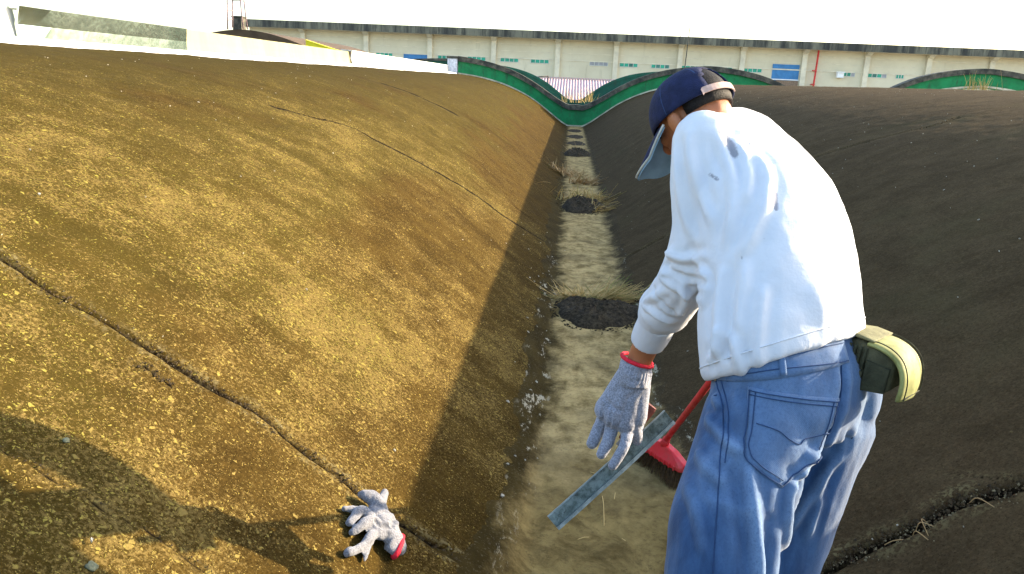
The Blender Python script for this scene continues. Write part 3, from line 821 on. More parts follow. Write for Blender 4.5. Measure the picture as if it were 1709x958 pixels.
# legs
kL, kR = V((0.127, 1.432, 0.607)), V((0.311, 1.682, 0.453))
legL = [(0.206, 1.572, 0.886), (0.168, 1.513, 0.790), (0.136, 1.468, 0.704), kL, kL + V((-.01, -.03, -.20)), kL + V((-.015, -.055, kL[2] * -1 + .13))]
legL_r = [.118, .112, .110, .106, .094, .088]
legR = [(0.385, 1.742, 0.824), (0.361, 1.718, 0.698), (0.335, 1.703, 0.566), kR, kR + V((.03, 0.02, -.20)), kR + V((.05, .02, -kR[2] + .19))]
legR_r = [.118, .104, .098, .094, .086, .082]

def make_body():
    b = MB()
    b.rings(loft([(r[0], r[1] - .02, r[2] - .02) for r in torso_rows[:-1]] + [(torso_rows[-1][0], .052, .05)], LAT, 24))
    # pelvis and legs
    b.rings(loft([((0.262, 1.669, 1.008), .14, .095), ((0.268, 1.648, 0.927), .145, .105), ((0.270, 1.625, 0.839), .12, .085)], LAT, 24, low=99))
    for lg, k in ((legL, .042), (legR, .042)):
        b.tube(lg, [r - k for r in (.115, .10, .085, .08, .075, .065)], 16)
    for lg in (legL, legR):
        a = V(lg[-1]); z0 = float(prof(a[0]))
        b.tube([a, (a[0], a[1], z0 + .07)], [.04, .045], 12)
        b.tube([(a[0] + .01, a[1] - .05, z0 + .05), (a[0] - .05, a[1] + .08, z0 + .05), (a[0] - .08, a[1] + .15, z0 + .045)], [.035, .038, .03], 12)
    # neck, head
    b.tube([(0.141, 1.961, 1.438), (0.111, 1.964, 1.459), hp(-.035, 0, -.03)], [.058, .055, .056], 18)
    b.ellipsoid(hd + HU * .006, HF * .092, HL_ * .074, HU * .090, 28, 18)
    b.ellipsoid(hp(.028, 0, -.055), HF * .062, HL_ * .058, HU * .062, 24, 14)       # jaw
    b.tube([hp(.088, 0, .0), hp(.105, 0, -.028), hp(.100, 0, -.036)], [.010, .014, .012], 10)   # nose
    b.ellipsoid(hp(.082, 0, -.062), HF * .012, HL_ * .024, HU * .009, 14, 8)        # lips
    b.ellipsoid(hp(.068, 0, -.095), HF * .020, HL_ * .022, HU * .018, 14, 8)        # chin
    for s in (-1, 1):
        b.ellipsoid(hp(-.004, s * .083, -.024), HF * .020 + HU * .004, HL_ * .011 * s + HF * -.007, HU * .033, 14, 10)
        b.ellipsoid(hp(.074, s * .030, -.022), HF * .016, HL_ * .02, HU * .016, 12, 8)  # cheek
    # left forearm and hand inside the glove, right arm and hand
    b.tube(sleeve[:4] + [(0.043, 1.900, 1.033), (0.006, 2.000, 0.889), (-0.013, 2.009, 0.827)], [.05, .05, .047, .046, .044, .0345, .031], 16)
    b.tube([(-0.016, 2.013, 0.826), (-0.038, 1.999, 0.696)], [.028, .026], 12)
    b.tube(rs_arm + [RH], [.055, .052, .047, .042, .036, .030], 16)
    return remesh(b, .0058, 2, "body")
body = make_body()
obj("body", body, M_SKIN, PERSON, smooth=True)
for s in (-1, 1):
    e = MB().ellipsoid(hp(.079, s * .030, .004), HF * .0115, HL_ * .012, HU * .0115, 12, 8)
    obj("eye", e, plain("eye_white", (.6, .58, .54), .3), PERSON, smooth=True)
# hair: a close shell round the back and sides of the skull
def make_hair():
    b = MB(); b.ellipsoid(hp(-.006, 0, .006), HF * .093, HL_ * .0785, HU * .093, 30, 20)
    m = b.mesh("hair"); bm = bmesh.new(); bm.from_mesh(m)
    kill = []
    for v in bm.verts:
        q = V(v.co) - hd; f, l, u = q @ HF, q @ HL_, q @ HU
        if f > .035 and u < .05: kill.append(v)
        elif u < -.036 + max(0, f) * 1.2 or (f > -.03 and u < -.005 and True): kill.append(v)
    bmesh.ops.delete(bm, geom=kill, context='VERTS'); bm.to_mesh(m); bm.free()
    o = obj("hair", m, M_HAIR, PERSON, smooth=True)
    s = o.modifiers.new('solid', 'SOLIDIFY'); s.thickness = .008; s.offset = 0
make_hair()

# cap: crown with an arched opening at the back, strap, bill
def make_cap():
    nu, nv = 56, 16; c0 = hp(-.002, 0, -.003)
    a, b_, h = .105, .095, .101
    rows = []
    for j in range(nv + 1):
        t_ = j / nv * math.pi / 2 * .985
        rows.append([c0 + math.cos(t_)**.8 * (HF * a * math.cos(q) + HL_ * b_ * math.sin(q)) + HU * h * math.sin(t_) for q in np.linspace(0, 2 * math.pi, nu, endpoint=False)])
    mb = MB(); mb.rings(rows, cap=False); mb.f.append(tuple(range(nv * nu, nv * nu + nu)))
    m = mb.mesh("crown"); bm = bmesh.new(); bm.from_mesh(m)
    kill = []
    for f in bm.faces:
        q = V(f.calc_center_median()) - c0; l = q @ HL_; u = q @ HU
        if q @ HF < -.02 and (l / .045)**2 + ((u - .004) / .066)**2 < 1: kill.append(f)
    bmesh.ops.delete(bm, geom=kill, context='FACES')
    bmesh.ops.recalc_face_normals(bm, faces=bm.faces); bm.to_mesh(m); bm.free()
    cap = obj("cap", m, M_NAVY, PERSON, smooth=True)
    s = cap.modifiers.new('solid', 'SOLIDIFY'); s.thickness = .004; s.offset = 0
    # seams and button
    for k in range(6):
        q = math.pi / 6 + k * math.pi / 3
        pts = [c0 + 1.008 * (math.cos(t_)**.8 * (HF * a * math.cos(q) + HL_ * b_ * math.sin(q)) + HU * h * math.sin(t_)) for t_ in np.linspace(.02 if abs(q - math.pi) > .6 else .6, 1.52, 9)]
        obj("seam", MB().tube(pts, .0018, 6, False, sub=0), M_STITCH, cap, smooth=True)
    obj("button", MB().ellipsoid(c0 + HU * (h + .002), HF * .009, HL_ * .009, HU * .005, 12, 6), M_NAVY, cap, smooth=True)
    # bill: curved sheet, navy above and pale blue below
    def bill(off, th, name, mat):
        nu, nv = 19, 8; top = []
        for j in range(nv + 1):
            r = j / nv; row = []
            for i in range(nu):
                s_ = -1 + 2 * i / (nu - 1); w = .088 * (1 - .10 * r * r)
                rootf = .106 * math.sqrt(max(0, 1 - (s_ * .088 / .092)**2)) - .006
                tipf = .114 + .103 * (1 - abs(s_)**4)
                f = rootf + (tipf - rootf) * r if abs(s_) < .999 else rootf
                drop = -.012 * s_ * s_ - max(0, tipf - rootf) * r * .40
                f = rootf + max(0, tipf - rootf) * r * .92
                row.append(c0 + HF * f + HL_ * w * s_ + HU * (.006 + drop + off))
            top.append(row)
        bot = [[p - HU * th for p in row] for row in top]
        mb = MB(); n_ = nu; o_ = (nv + 1) * nu
        vs = [p for r in top for p in r] + [p for r in bot for p in r]; fs = []
        for j in range(nv):
            for i in range(nu - 1):
                a_ = j * n_ + i
                fs += [(a_, a_ + 1, a_ + n_ + 1, a_ + n_), (o_ + a_, o_ + a_ + n_, o_ + a_ + n_ + 1, o_ + a_ + 1)]
        edge = [j * n_ for j in range(nv, -1, -1)] + list(range(1, n_)) + [j * n_ + n_ - 1 for j in range(1, nv + 1)] + [nv * n_ + i for i in range(n_ - 2, 0, -1)]
        for k in range(len(edge)):
            p, q = edge[k], edge[(k + 1) % len(edge)]; fs.append((p, q, o_ + q, o_ + p))
        mb.add(vs, fs); return obj(name, mb, mat, cap, smooth=False), top
    _, top = bill(0, .003, "bill", M_NAVY)
    bill(-.0075, .0022, "bill_lining", M_BILL)
    obj("bill_piping", MB().tube([top[j][0] - HU * .002 for j in range(0, len(top))] + [p - HU * .002 for p in top[-1][1:-1]] + [top[j][-1] - HU * .002 for j in range(len(top) - 1, -1, -1)], .0028, 8, False, sub=0), M_EDGE, cap, smooth=True)
    # strap across the foot of the opening, its free end sticking out
    pts = [c0 + HF * a * 1.02 * math.cos(q) + HL_ * b_ * 1.02 * math.sin(q) + HU * .006 for q in np.linspace(math.pi - .62, math.pi + .52, 12)]
    pts = pts[::-1]
    last = unit(pts[-1] - pts[-2])
    rs = []
    ext = [pts[0] + (pts[0] - pts[1]) * .2] + pts + [pts[-1] + last * .012 + V((.008, -.002, 0))]
    for i, p in enumerate(ext):
        o_ = unit(p - c0 - HU * ((p - c0) @ HU)); hw = .0075
        rs.append([p + HU * hw + o_ * .002, p - HU * hw + o_ * .002, p - HU * hw - o_ * .001, p + HU * hw - o_ * .001])
    obj("strap", MB().rings(rs), M_STRAP, cap)
    return cap
make_cap()

# shirt
def make_shirt():
    b = MB()
    b.rings(loft(torso_rows, LAT, 32, low=.55))
    b.tube([(0.079, 1.852, 1.432), (0.165, 1.981, 1.433), (0.252, 2.087, 1.381)], [.064, .068, .056], 18)
    b.tube(sleeve, sleeve_r, 20)
    b.tube([(0.050, 1.896, 1.054), (0.034, 1.930, 1.010), (0.029, 1.942, 0.996)], [.058, .064, .058], 20)      # blousing above the cuff
    b.tube([rs_arm[0]] + rs_arm[1:], [.064, .064, .060, .054, .046], 18)
    # hem flare
    b.rings(loft([((0.263, 1.660, 0.995), .196, .145), ((0.258, 1.670, 1.014), .203, .152), ((0.250, 1.681, 1.058), .198, .15)], LAT, 32, low=99))
    m = remesh(b, .0062, 5, "shirt")
    F = folds
    folds(m, [
        ([(0.034, 1.805, 1.461), (0.039, 1.787, 1.391), (0.067, 1.769, 1.315), (0.093, 1.754, 1.253)], .006, .012),
        ([(0.007, 1.796, 1.434), (0.015, 1.775, 1.351), (0.033, 1.756, 1.276), (0.069, 1.742, 1.213)], .005, .011),
        ([(0.090, 1.805, 1.450), (0.121, 1.789, 1.381), (0.128, 1.770, 1.305), (0.115, 1.745, 1.215)], .007, .011),
        ([(0.131, 1.803, 1.433), (0.158, 1.788, 1.370), (0.147, 1.768, 1.293)], .007, .012),
        ([(0.155, 1.802, 1.421), (0.196, 1.788, 1.359), (0.166, 1.756, 1.243), (0.136, 1.740, 1.191)], .006, .013),
        ([(0.003, 1.734, 1.198), (0.038, 1.732, 1.184), (0.085, 1.737, 1.191)], .008, .010),
        ([(-0.006, 1.727, 1.172), (0.041, 1.723, 1.146), (0.094, 1.724, 1.138)], -.007, .008),
        ([(-0.015, 1.721, 1.152), (0.029, 1.716, 1.122), (0.080, 1.713, 1.099)], .008, .010),
        ([(0.064, 1.735, 1.188), (0.087, 1.723, 1.138), (0.077, 1.709, 1.086)], .006, .009),
        ([(0.041, 1.720, 1.136), (0.057, 1.710, 1.092), (0.044, 1.699, 1.053)], .007, .008),
        ([(-0.015, 1.761, 1.108), (0.012, 1.753, 1.070), (0.047, 1.748, 1.045)], -.006, .008),
        ([(-0.051, 1.749, 1.070), (-0.021, 1.747, 1.055), (0.011, 1.744, 1.037), (0.044, 1.743, 1.024)], .007, .009),
        ([(0.110, 1.686, 1.188), (0.103, 1.660, 1.089), (0.113, 1.635, 0.990)], .008, .014),
        ([(0.148, 1.692, 1.202), (0.142, 1.662, 1.090), (0.136, 1.632, 0.976)], .007, .013),
        ([(0.177, 1.633, 1.166), (0.169, 1.610, 1.081), (0.172, 1.590, 1.003)], .006, .013),
        ([(0.112, 1.604, 1.073), (0.139, 1.594, 1.026), (0.150, 1.585, 0.990)], .006, .010),
        ([(0.085, 1.584, 1.000), (0.101, 1.594, 1.036), (0.105, 1.605, 1.079)], .006, .010),
        ([(0.267, 1.639, 1.170), (0.308, 1.626, 1.111), (0.353, 1.620, 1.077)], .003, .022),
    ], 1.6)
    co = get_co(m); no = get_no(m); rid = (1 - np.abs(fbm(co * V((1, 1, .5)), 7.5, 2, 45))) ** 4; set_co(m, co + no * (.0030 * rid)[:, None])
    cloth_noise(m, .0022, 11, (1, 1, .45), 41); cloth_noise(m, .0010, 30, (1, 1, .6), 42)
    co = get_co(m); st = np.zeros(len(co)); bv = bvh_of(m)
    for pts, w, k in (([(0.093, 1.759, 1.470), (0.108, 1.751, 1.436)], .008, .9), ([(0.109, 1.757, 1.458), (0.127, 1.746, 1.414)], .014, 1.0), ([(0.207, 1.730, 1.335), (0.207, 1.722, 1.301)], .007, 1.0), ([(0.077, 1.732, 1.372), (0.092, 1.730, 1.361)], .006, .9),
                      ([(0.161, 1.756, 1.444), (0.152, 1.750, 1.423)], .004, .9), ([(0.242, 1.710, 1.249), (0.246, 1.702, 1.218)], .006, .55), ([(0.139, 1.692, 1.204), (0.143, 1.690, 1.197)], .004, .8), ([(0.178, 1.705, 1.245), (0.184, 1.704, 1.241)], .004, .5),
                      ([(-0.028, 1.736, 1.013), (-0.009, 1.736, 1.009)], .004, .4), ([(0.253, 1.687, 1.157), (0.260, 1.677, 1.120)], .004, .5)):
        a, c = snap(bv, pts[0])[0], snap(bv, pts[1])[0]
        ab = c - a; s_ = np.clip(((co - a) @ ab) / (ab @ ab), 0, 1)
        d = np.linalg.norm(co - a - s_[:, None] * ab, axis=1)
        st = np.maximum(st, k * np.exp(-(d / w)**2))
    attr(m, 'stain', st)
    sh = obj("shirt", m, M_SHIRT, PERSON, smooth=True)
    # ribbed cuff
    c = MB(); c.tube([(0.025, 1.947, 0.979), (0.018, 1.973, 0.941), (0.008, 1.994, 0.902)], [.0500, .0490, .0450], 24, False, sub=2)
    cm = remesh(c, .004, 2, "cuff"); cloth_noise(cm, .001, 25, (1, 1, 1), 8); attr(cm, 'stain', np.zeros(len(cm.vertices)))
    obj("cuff", cm, M_SHIRT, sh, smooth=True)
    # hem seam: a low doubled band just above the edge
    co = get_co(m); bv = bvh_of(m)
    L = unit(LAT); pts = []
    hc, rows = V((0.258, 1.673, 1.024)), []
    T = T_LOW
    for q in ring(hc, LAT, T, .26, .22, 60):
        h = bv.ray_cast(Vector(hc), Vector(unit(q - hc))); pts.append(V(h[0]) + unit(q - hc) * .0005 if h[0] else q)
    pts.append(pts[0])
    obj("hem_seam", MB().tube(pts, .0016, 6, False, sub=0), M_SHIRT, sh, smooth=True)
    # collar
    obj("collar", MB().tube([V(p) for p in ring((0.123, 1.964, 1.454), LAT, V((0.109, 1.976, 1.467)) - V((0.136, 1.952, 1.447)), .058, .052, 20)] , .006, 8, False, sub=0), M_SHIRT, sh, smooth=True)
    return sh
make_shirt()

# jeans
def make_jeans():
    b = MB()
    b.rings(loft([((0.261, 1.673, 1.016), .176, .128), ((0.264, 1.659, 0.971), .184, .142), ((0.269, 1.645, 0.915), .190, .155), ((0.271, 1.629, 0.852), .190, .158), ((0.275, 1.614, 0.796), .165, .135)], LAT, 32, low=99))
    b.tube(legL, legL_r, 22); b.tube(legR, legR_r, 22)
    # buttocks
    b.ellipsoid((0.297, 1.588, 0.929), V((.08, .03, 0)), V((-.03, .08, 0)), V((0, 0, .10)), 20, 12)
    b.ellipsoid((0.441, 1.734, 0.898), V((.055, .03, 0)), V((-.03, .07, 0)), V((0, 0, .09)), 20, 12)
    m = remesh(b, .0060, 5, "jeans")
    dj = folds(m, [
        ([(0.344, 1.556, 1.033), (0.345, 1.541, 0.975), (0.329, 1.522, 0.905), (0.305, 1.505, 0.845)], -.0075, .010),
        ([(0.303, 1.514, 0.880), (0.267, 1.498, 0.826), (0.241, 1.485, 0.784), (0.241, 1.464, 0.703), (0.235, 1.439, 0.611)], .009, .013),
        ([(0.153, 1.495, 0.845), (0.161, 1.482, 0.793), (0.174, 1.459, 0.700), (0.194, 1.436, 0.607)], .008, .013),
        ([(0.135, 1.499, 0.861), (0.146, 1.475, 0.769), (0.159, 1.452, 0.676)], -.005, .012),
        ([(0.205, 1.476, 0.759), (0.204, 1.458, 0.689), (0.198, 1.439, 0.619)], -.007, .016),
        ([(0.381, 1.599, 0.791), (0.353, 1.580, 0.728), (0.325, 1.562, 0.664), (0.302, 1.548, 0.614)], .010, .011),
        ([(0.382, 1.621, 0.877), (0.374, 1.601, 0.803), (0.345, 1.586, 0.752)], -.007, .012),
        ([(0.369, 1.588, 0.753), (0.358, 1.568, 0.678), (0.345, 1.548, 0.603)], .006, .010),
        ([(0.070, 1.509, 0.917), (0.108, 1.503, 0.883), (0.148, 1.498, 0.856)], .006, .011),
        ([(0.052, 1.520, 0.963), (0.080, 1.518, 0.946), (0.110, 1.518, 0.942)], .005, .009),
        ([(0.049, 1.493, 0.858), (0.081, 1.486, 0.824), (0.119, 1.482, 0.802)], .005, .012),
        ([(0.041, 1.474, 0.787), (0.068, 1.463, 0.742), (0.079, 1.446, 0.672)], .004, .012),
        ([(0.265, 1.508, 0.867), (0.284, 1.505, 0.850), (0.296, 1.509, 0.862)], .006, .009),
        ([(0.230, 1.499, 0.842), (0.257, 1.492, 0.808), (0.269, 1.490, 0.797)], -.005, .009),
    ], 1.35)
    co = get_co(m); no = get_no(m)
    rid = (1 - np.abs(fbm(co * V((1, 1, .55)), 8.5, 2, 55))) ** 4; set_co(m, co + no * (.0045 * rid)[:, None])
    cloth_noise(m, .0030, 7, (1, 1, .5), 51); cloth_noise(m, .0012, 24, (1, 1, .7), 52)
    bv = bvh_of(m); co = get_co(m); fade = np.zeros(len(co))
    for p, r, k in (((0.249, 1.522, 0.925), .075, .55), ((0.159, 1.590, 1.009), .09, .35), ((0.117, 1.491, 0.837), .06, .5), ((0.133, 1.405, 0.703), .07, .4), ((0.342, 1.605, 0.626), .05, .3), ((0.431, 1.631, 0.904), .05, .5)):
        q = snap(bv, p)[0]; fade = np.maximum(fade, k * np.exp(-(np.linalg.norm((co - q) * V((1, 1, .55)), axis=1) / r)**2))
    fade = np.clip(fade + .55 * np.clip(dj / .010, 0, 1) + .35 * rid - .05 + .22 * fbm(co * V((1, 1, .4)), 5, 3, 57), 0, 1)
    attr(m, 'fade', fade)
    j = obj("jeans", m, M_DENIM, PERSON, smooth=True)
    def on(pts, off, d=None, n=6):
        out = []
        for p in dense(pts, n):
            q, nn = snap(bv, p, d); out.append(q + (nn if nn @ VIEW < 0 else -nn) * off)
        return out
    def seam(pts, name="seam", r=.0011, off=.001, n=8, parent=j, mat=M_STITCH):
        return obj(name, MB().tube(on(pts, off, None, n), r * .75, 6, False, sub=0), mat, parent, smooth=True)
    def patch(corners, off, name, parent, nx=12, ny=12, mat=M_DENIM, th=.003, fadev=.2):
        a, b_, c, d = [V(p) for p in corners[:4]]       # tl, tr, br, bl (a fifth point: a pointed foot)
        apex = V(corners[4]) if len(corners) > 4 else None
        G = np.zeros((ny, nx, 3)); NN = np.zeros((ny, nx, 3))
        for i in range(ny):
            for k in range(nx):
                u = k / (nx - 1); v = i / (ny - 1)
                low = d * (1 - u) + c * u
                if apex is not None: low = d + (apex - d) * (u / .43) if u < .43 else apex + (c - apex) * ((u - .43) / .57)
                p = (a * (1 - u) + b_ * u) * (1 - v) + low * v
                q, nn = snap(bv, p); nn = nn if nn @ VIEW < 0 else -nn
                G[i, k] = q; NN[i, k] = nn
        for _ in range(1):
            pass
        top = (G + NN * off).reshape(-1, 3); bot = (G - NN * .004).reshape(-1, 3)
        fs = []; N = nx * ny
        for i in range(ny - 1):
            for k in range(nx - 1):
                q = i * nx + k; fs += [(q, q + 1, q + nx + 1, q + nx), (N + q, N + q + nx, N + q + nx + 1, N + q + 1)]
        e = list(range(nx)) + [i * nx + nx - 1 for i in range(1, ny)] + [(ny - 1) * nx + k for k in range(nx - 2, -1, -1)] + [i * nx for i in range(ny - 2, 0, -1)]
        for k in range(len(e)): fs.append((e[k], N + e[k], N + e[(k + 1) % len(e)], e[(k + 1) % len(e)]))
        mm = MB().add(list(top) + list(bot), fs).mesh(name); fix_normals(mm); attr(mm, 'fade', np.full(len(mm.vertices), fadev))
        return obj(name, mm, mat, parent, smooth=True)
    # waistband, yoke seam, pockets
    wb = patch(((0.091, 1.533, 1.004), (0.354, 1.615, 1.058), (0.364, 1.605, 1.017), (0.100, 1.527, 0.976)), .0035, "waistband", j, 30, 4, fadev=.35)
    seam([(0.100, 1.537, 1.016), (0.206, 1.551, 1.045), (0.354, 1.614, 1.053)], "seam", .0014, .0045, 10, wb)
    seam([(0.102, 1.529, 0.984), (0.208, 1.543, 1.014), (0.361, 1.606, 1.020)], "seam", .0014, .0045, 10, wb)
    pk = patch(((0.157, 1.530, 0.977), (0.335, 1.537, 0.963), (0.311, 1.508, 0.855), (0.151, 1.496, 0.848), (0.223, 1.488, 0.799)), .003, "back_pocket", j, 22, 18, fadev=.45)
    for off in (0, 6):
        seam([(0.159, 1.528, 0.970) , (0.247, 1.532, 0.963), (0.332, 1.535, 0.956)] if off == 0 else [(0.161, 1.526, 0.962), (0.248, 1.530, 0.955), (0.330, 1.533, 0.948)], "seam", .0014, .0042, 10, pk)
    seam([(0.161, 1.529, 0.972), (0.154, 1.512, 0.909), (0.153, 1.497, 0.850), (0.223, 1.489, 0.803)], "seam", .0015, .0042, 10, pk)
    seam([(0.171, 1.529, 0.968), (0.164, 1.512, 0.907), (0.162, 1.499, 0.856), (0.223, 1.492, 0.814)], "seam", .0014, .0042, 10, pk)
    seam([(0.331, 1.536, 0.958), (0.320, 1.521, 0.904), (0.309, 1.509, 0.859), (0.269, 1.500, 0.834), (0.226, 1.489, 0.803)], "seam", .0015, .0042, 10, pk)
    seam([(0.322, 1.535, 0.956), (0.311, 1.520, 0.904), (0.299, 1.509, 0.864)], "seam", .0014, .0042, 10, pk)
    seam([(0.171, 1.514, 0.913), (0.209, 1.514, 0.904), (0.235, 1.511, 0.887), (0.255, 1.510, 0.878), (0.268, 1.514, 0.888), (0.316, 1.519, 0.897)], "seam", .0014, .0042, 8, pk)
    seam([(0.099, 1.530, 0.988), (0.113, 1.512, 0.919), (0.106, 1.491, 0.837), (0.100, 1.460, 0.720), (0.098, 1.429, 0.603)], "seam", .0016, .0012, 10)
    seam([(0.109, 1.530, 0.986), (0.122, 1.513, 0.919), (0.115, 1.491, 0.837)], "seam", .0014, .0012, 10)
    seam([(0.066, 1.524, 0.975), (0.085, 1.525, 0.975), (0.104, 1.527, 0.975)], "seam", .0014, .0012, 8)
    seam([(0.344, 1.556, 1.033), (0.346, 1.541, 0.975), (0.332, 1.524, 0.911), (0.307, 1.506, 0.849)], "seam", .0016, .0010, 10)
    seam([(0.442, 1.644, 0.948), (0.437, 1.629, 0.892), (0.416, 1.613, 0.836)], "seam", .0016, .0012, 8)
    q, nn = snap(bv, (0.103, 1.527, 0.977)); nn = nn if nn @ VIEW < 0 else -nn
    obj("rivet", MB().ellipsoid(q + nn * .003, np.cross(nn, (0, 0, 1)) * .0055, V((0, 0, 1)) * .0055, nn * .003, 12, 6), M_BRASS, j, smooth=True)
    for c in (((0.208, 1.553, 1.053), (0.220, 1.555, 1.056), (0.225, 1.542, 1.005), (0.213, 1.540, 1.002)),):
        patch(c, .007, "belt_loop", j, 4, 8, fadev=.3)
    return j, bv
JEANS, BV_J = make_jeans()
# belt
hc = V((0.261, 1.672, 1.010)); T = T_LOW
rs = []
inn = ring(hc, LAT, T, .183, .134, 48); out = ring(hc, LAT, T, .188, .139, 48)
rs = [[i - T * .017, o - T * .017, o + T * .017, i + T * .017] for i, o in zip(inn, out)]; rs.append(rs[0])
M_OLIVE = plain("dark_olive_webbing", (.055, .052, .030), .85, 0, .4, 25, .2, .5, 160)
obj("belt", MB().rings(rs, cap=False), M_OLIVE, PERSON)
# shoes
for lg in (legL, legR):
    a = V(lg[-1]); z0 = float(prof(a[0]))
    b = MB(); b.tube([(a[0] + .015, a[1] - .07, z0 + .05), (a[0] - .05, a[1] + .08, z0 + .05), (a[0] - .09, a[1] + .18, z0 + .04)], [.045, .048, .036], 14)
    b.tube([(a[0], a[1], z0 + .12), (a[0], a[1], z0 + .06)], [.05, .05], 12)
    m = remesh(b, .007, 3, "shoe"); c = get_co(m); c[:, 2] = np.maximum(c[:, 2], prof(c[:, 0]) + .004); set_co(m, c)
    obj("shoe", m, M_SHOE, PERSON, smooth=True)

# the glove he wears
def finger(b, pts, rad): b.tube(pts, rad, 12, True, sub=4)
def make_glove():
    b = MB()
    for a, c, r0, r1 in (((-0.035, 2.013, 0.808), (-0.084, 2.012, 0.698), .025, .032), ((-0.021, 2.011, 0.816), (-0.060, 1.995, 0.688), .028, .032), ((-0.009, 2.012, 0.817), (-0.031, 1.994, 0.675), .028, .032), ((0.005, 2.016, 0.812), (-0.002, 2.004, 0.686), .026, .029)):
        b.tube([a, V(a) * .5 + V(c) * .5, c], [r0, (r0 + r1) / 2, r1], 14)
    b.tube([(-0.014, 2.014, 0.840), (-0.020, 2.011, 0.779)], [.040, .044], 20, False, sub=0)
    finger(b, [(-0.076, 2.061, 0.684), (-0.097, 2.031, 0.634), (-0.115, 2.001, 0.602)], [.022, .0180, .0160])
    finger(b, [(-0.061, 2.021, 0.667), (-0.072, 1.984, 0.627), (-0.090, 1.959, 0.594)], [.021, .0175, .0150])
    finger(b, [(-0.022, 2.005, 0.656), (-0.032, 1.954, 0.624), (-0.060, 1.936, 0.574)], [.019, .0150, .0130])
    finger(b, [(-0.007, 1.999, 0.667), (0.005, 2.015, 0.608), (-0.010, 2.031, 0.574)], [.021, .017, .014])
    finger(b, [(-0.004, 2.004, 0.686), (0.009, 2.026, 0.649), (0.015, 2.070, 0.659)], [.019, .015, .012])
    m = remesh(b, .0026, 4, "glove")
    folds(m, [([(-0.108, 1.775, 0.788), (-0.089, 1.771, 0.767), (-0.057, 1.770, 0.754)], -.004, .006), ([(-0.064, 1.797, 0.859), (-0.034, 1.795, 0.847), (-0.009, 1.798, 0.851)], .002, .006),
              ([(-0.114, 1.767, 0.757), (-0.109, 1.761, 0.733), (-0.114, 1.753, 0.705)], -.005, .004), ([(-0.086, 1.769, 0.759), (-0.087, 1.761, 0.727), (-0.091, 1.754, 0.703)], -.004, .004),
              ([(-0.045, 1.780, 0.791), (-0.023, 1.785, 0.806), (-0.011, 1.793, 0.834)], -.003, .007)])
    # vertical ribs on the wrist
    co = get_co(m); no = get_no(m); ax = unit(V((-0.041, 2.011, 0.743)) - V((-0.014, 2.014, 0.840))); o = V((-0.014, 2.014, 0.840))
    h = (co - o) @ ax; u = np.cross(ax, VIEW); w = np.cross(ax, u)
    ang = np.arctan2((co - o) @ u, (co - o) @ w)
    k = np.clip(1 - np.abs(h - .022) / .03, 0, 1)
    set_co(m, co + no * (k * .0013 * np.sin(ang * 26))[:, None])
    cloth_noise(m, .0008, 60, (1, 1, 1), 61)
    g = obj("glove", m, M_KNIT, PERSON, smooth=True)
    tag(g, "grey knitted glove with a red rim, worn on his left hand")
    r = ring((-0.012, 2.014, 0.844), np.cross(ax, VIEW), ax, .0425, .0415, 26); r.append(r[0])
    b = MB(); b.tube(r, .0052, 8, False, sub=0); mm = b.mesh("rim"); c = get_co(mm)
    set_co(mm, c + .0012 * np.stack([vnoise(c, 150, i) for i in range(3)], 1))
    obj("red_rim", mm, M_REDRIB, g, smooth=True)
    # right glove closed on the broom handle
    b = MB(); hd_ = unit(RH - V((.19, 3.05, .12))); s1 = unit(np.cross(hd_, (0, 0, 1)))
    back = unit(V(rs_arm[-1]) - V(rs_arm[-2]))
    n_ = unit(back - hd_ * (back @ hd_)); s1 = np.cross(hd_, n_)
    c0 = RH + n_ * -.0
    b.tube([c0 - n_ * .055, c0 - n_ * .018 + s1 * .028], [.032, .030], 14)
    for i in range(4):
        o_ = c0 + hd_ * (.034 - .022 * i)
        finger(b, [o_ - n_ * .02 + s1 * .034, o_ + n_ * .022 + s1 * .026, o_ + n_ * .03 - s1 * .012, o_ + n_ * .004 - s1 * (.03 - .003 * abs(i - 1))], [.013, .0125, .012, .011])
        b.tube([o_ - n_ * .05 + s1 * .008, o_ - n_ * .02 + s1 * .034], [.016, .015], 10)
    finger(b, [c0 + hd_ * .03 - n_ * .045, c0 + hd_ * .045 - n_ * .02 - s1 * .026, c0 + hd_ * .02 + n_ * .012 - s1 * .034], [.016, .014, .012])
    b.tube([RH - n_ * .10, RH - n_ * .05], [.034, .034], 14)
    m = remesh(b, .003, 3, "glove")
    tag(obj("glove", m, M_KNIT, PERSON, smooth=True), "grey knitted glove closed round the broom handle")
make_glove()

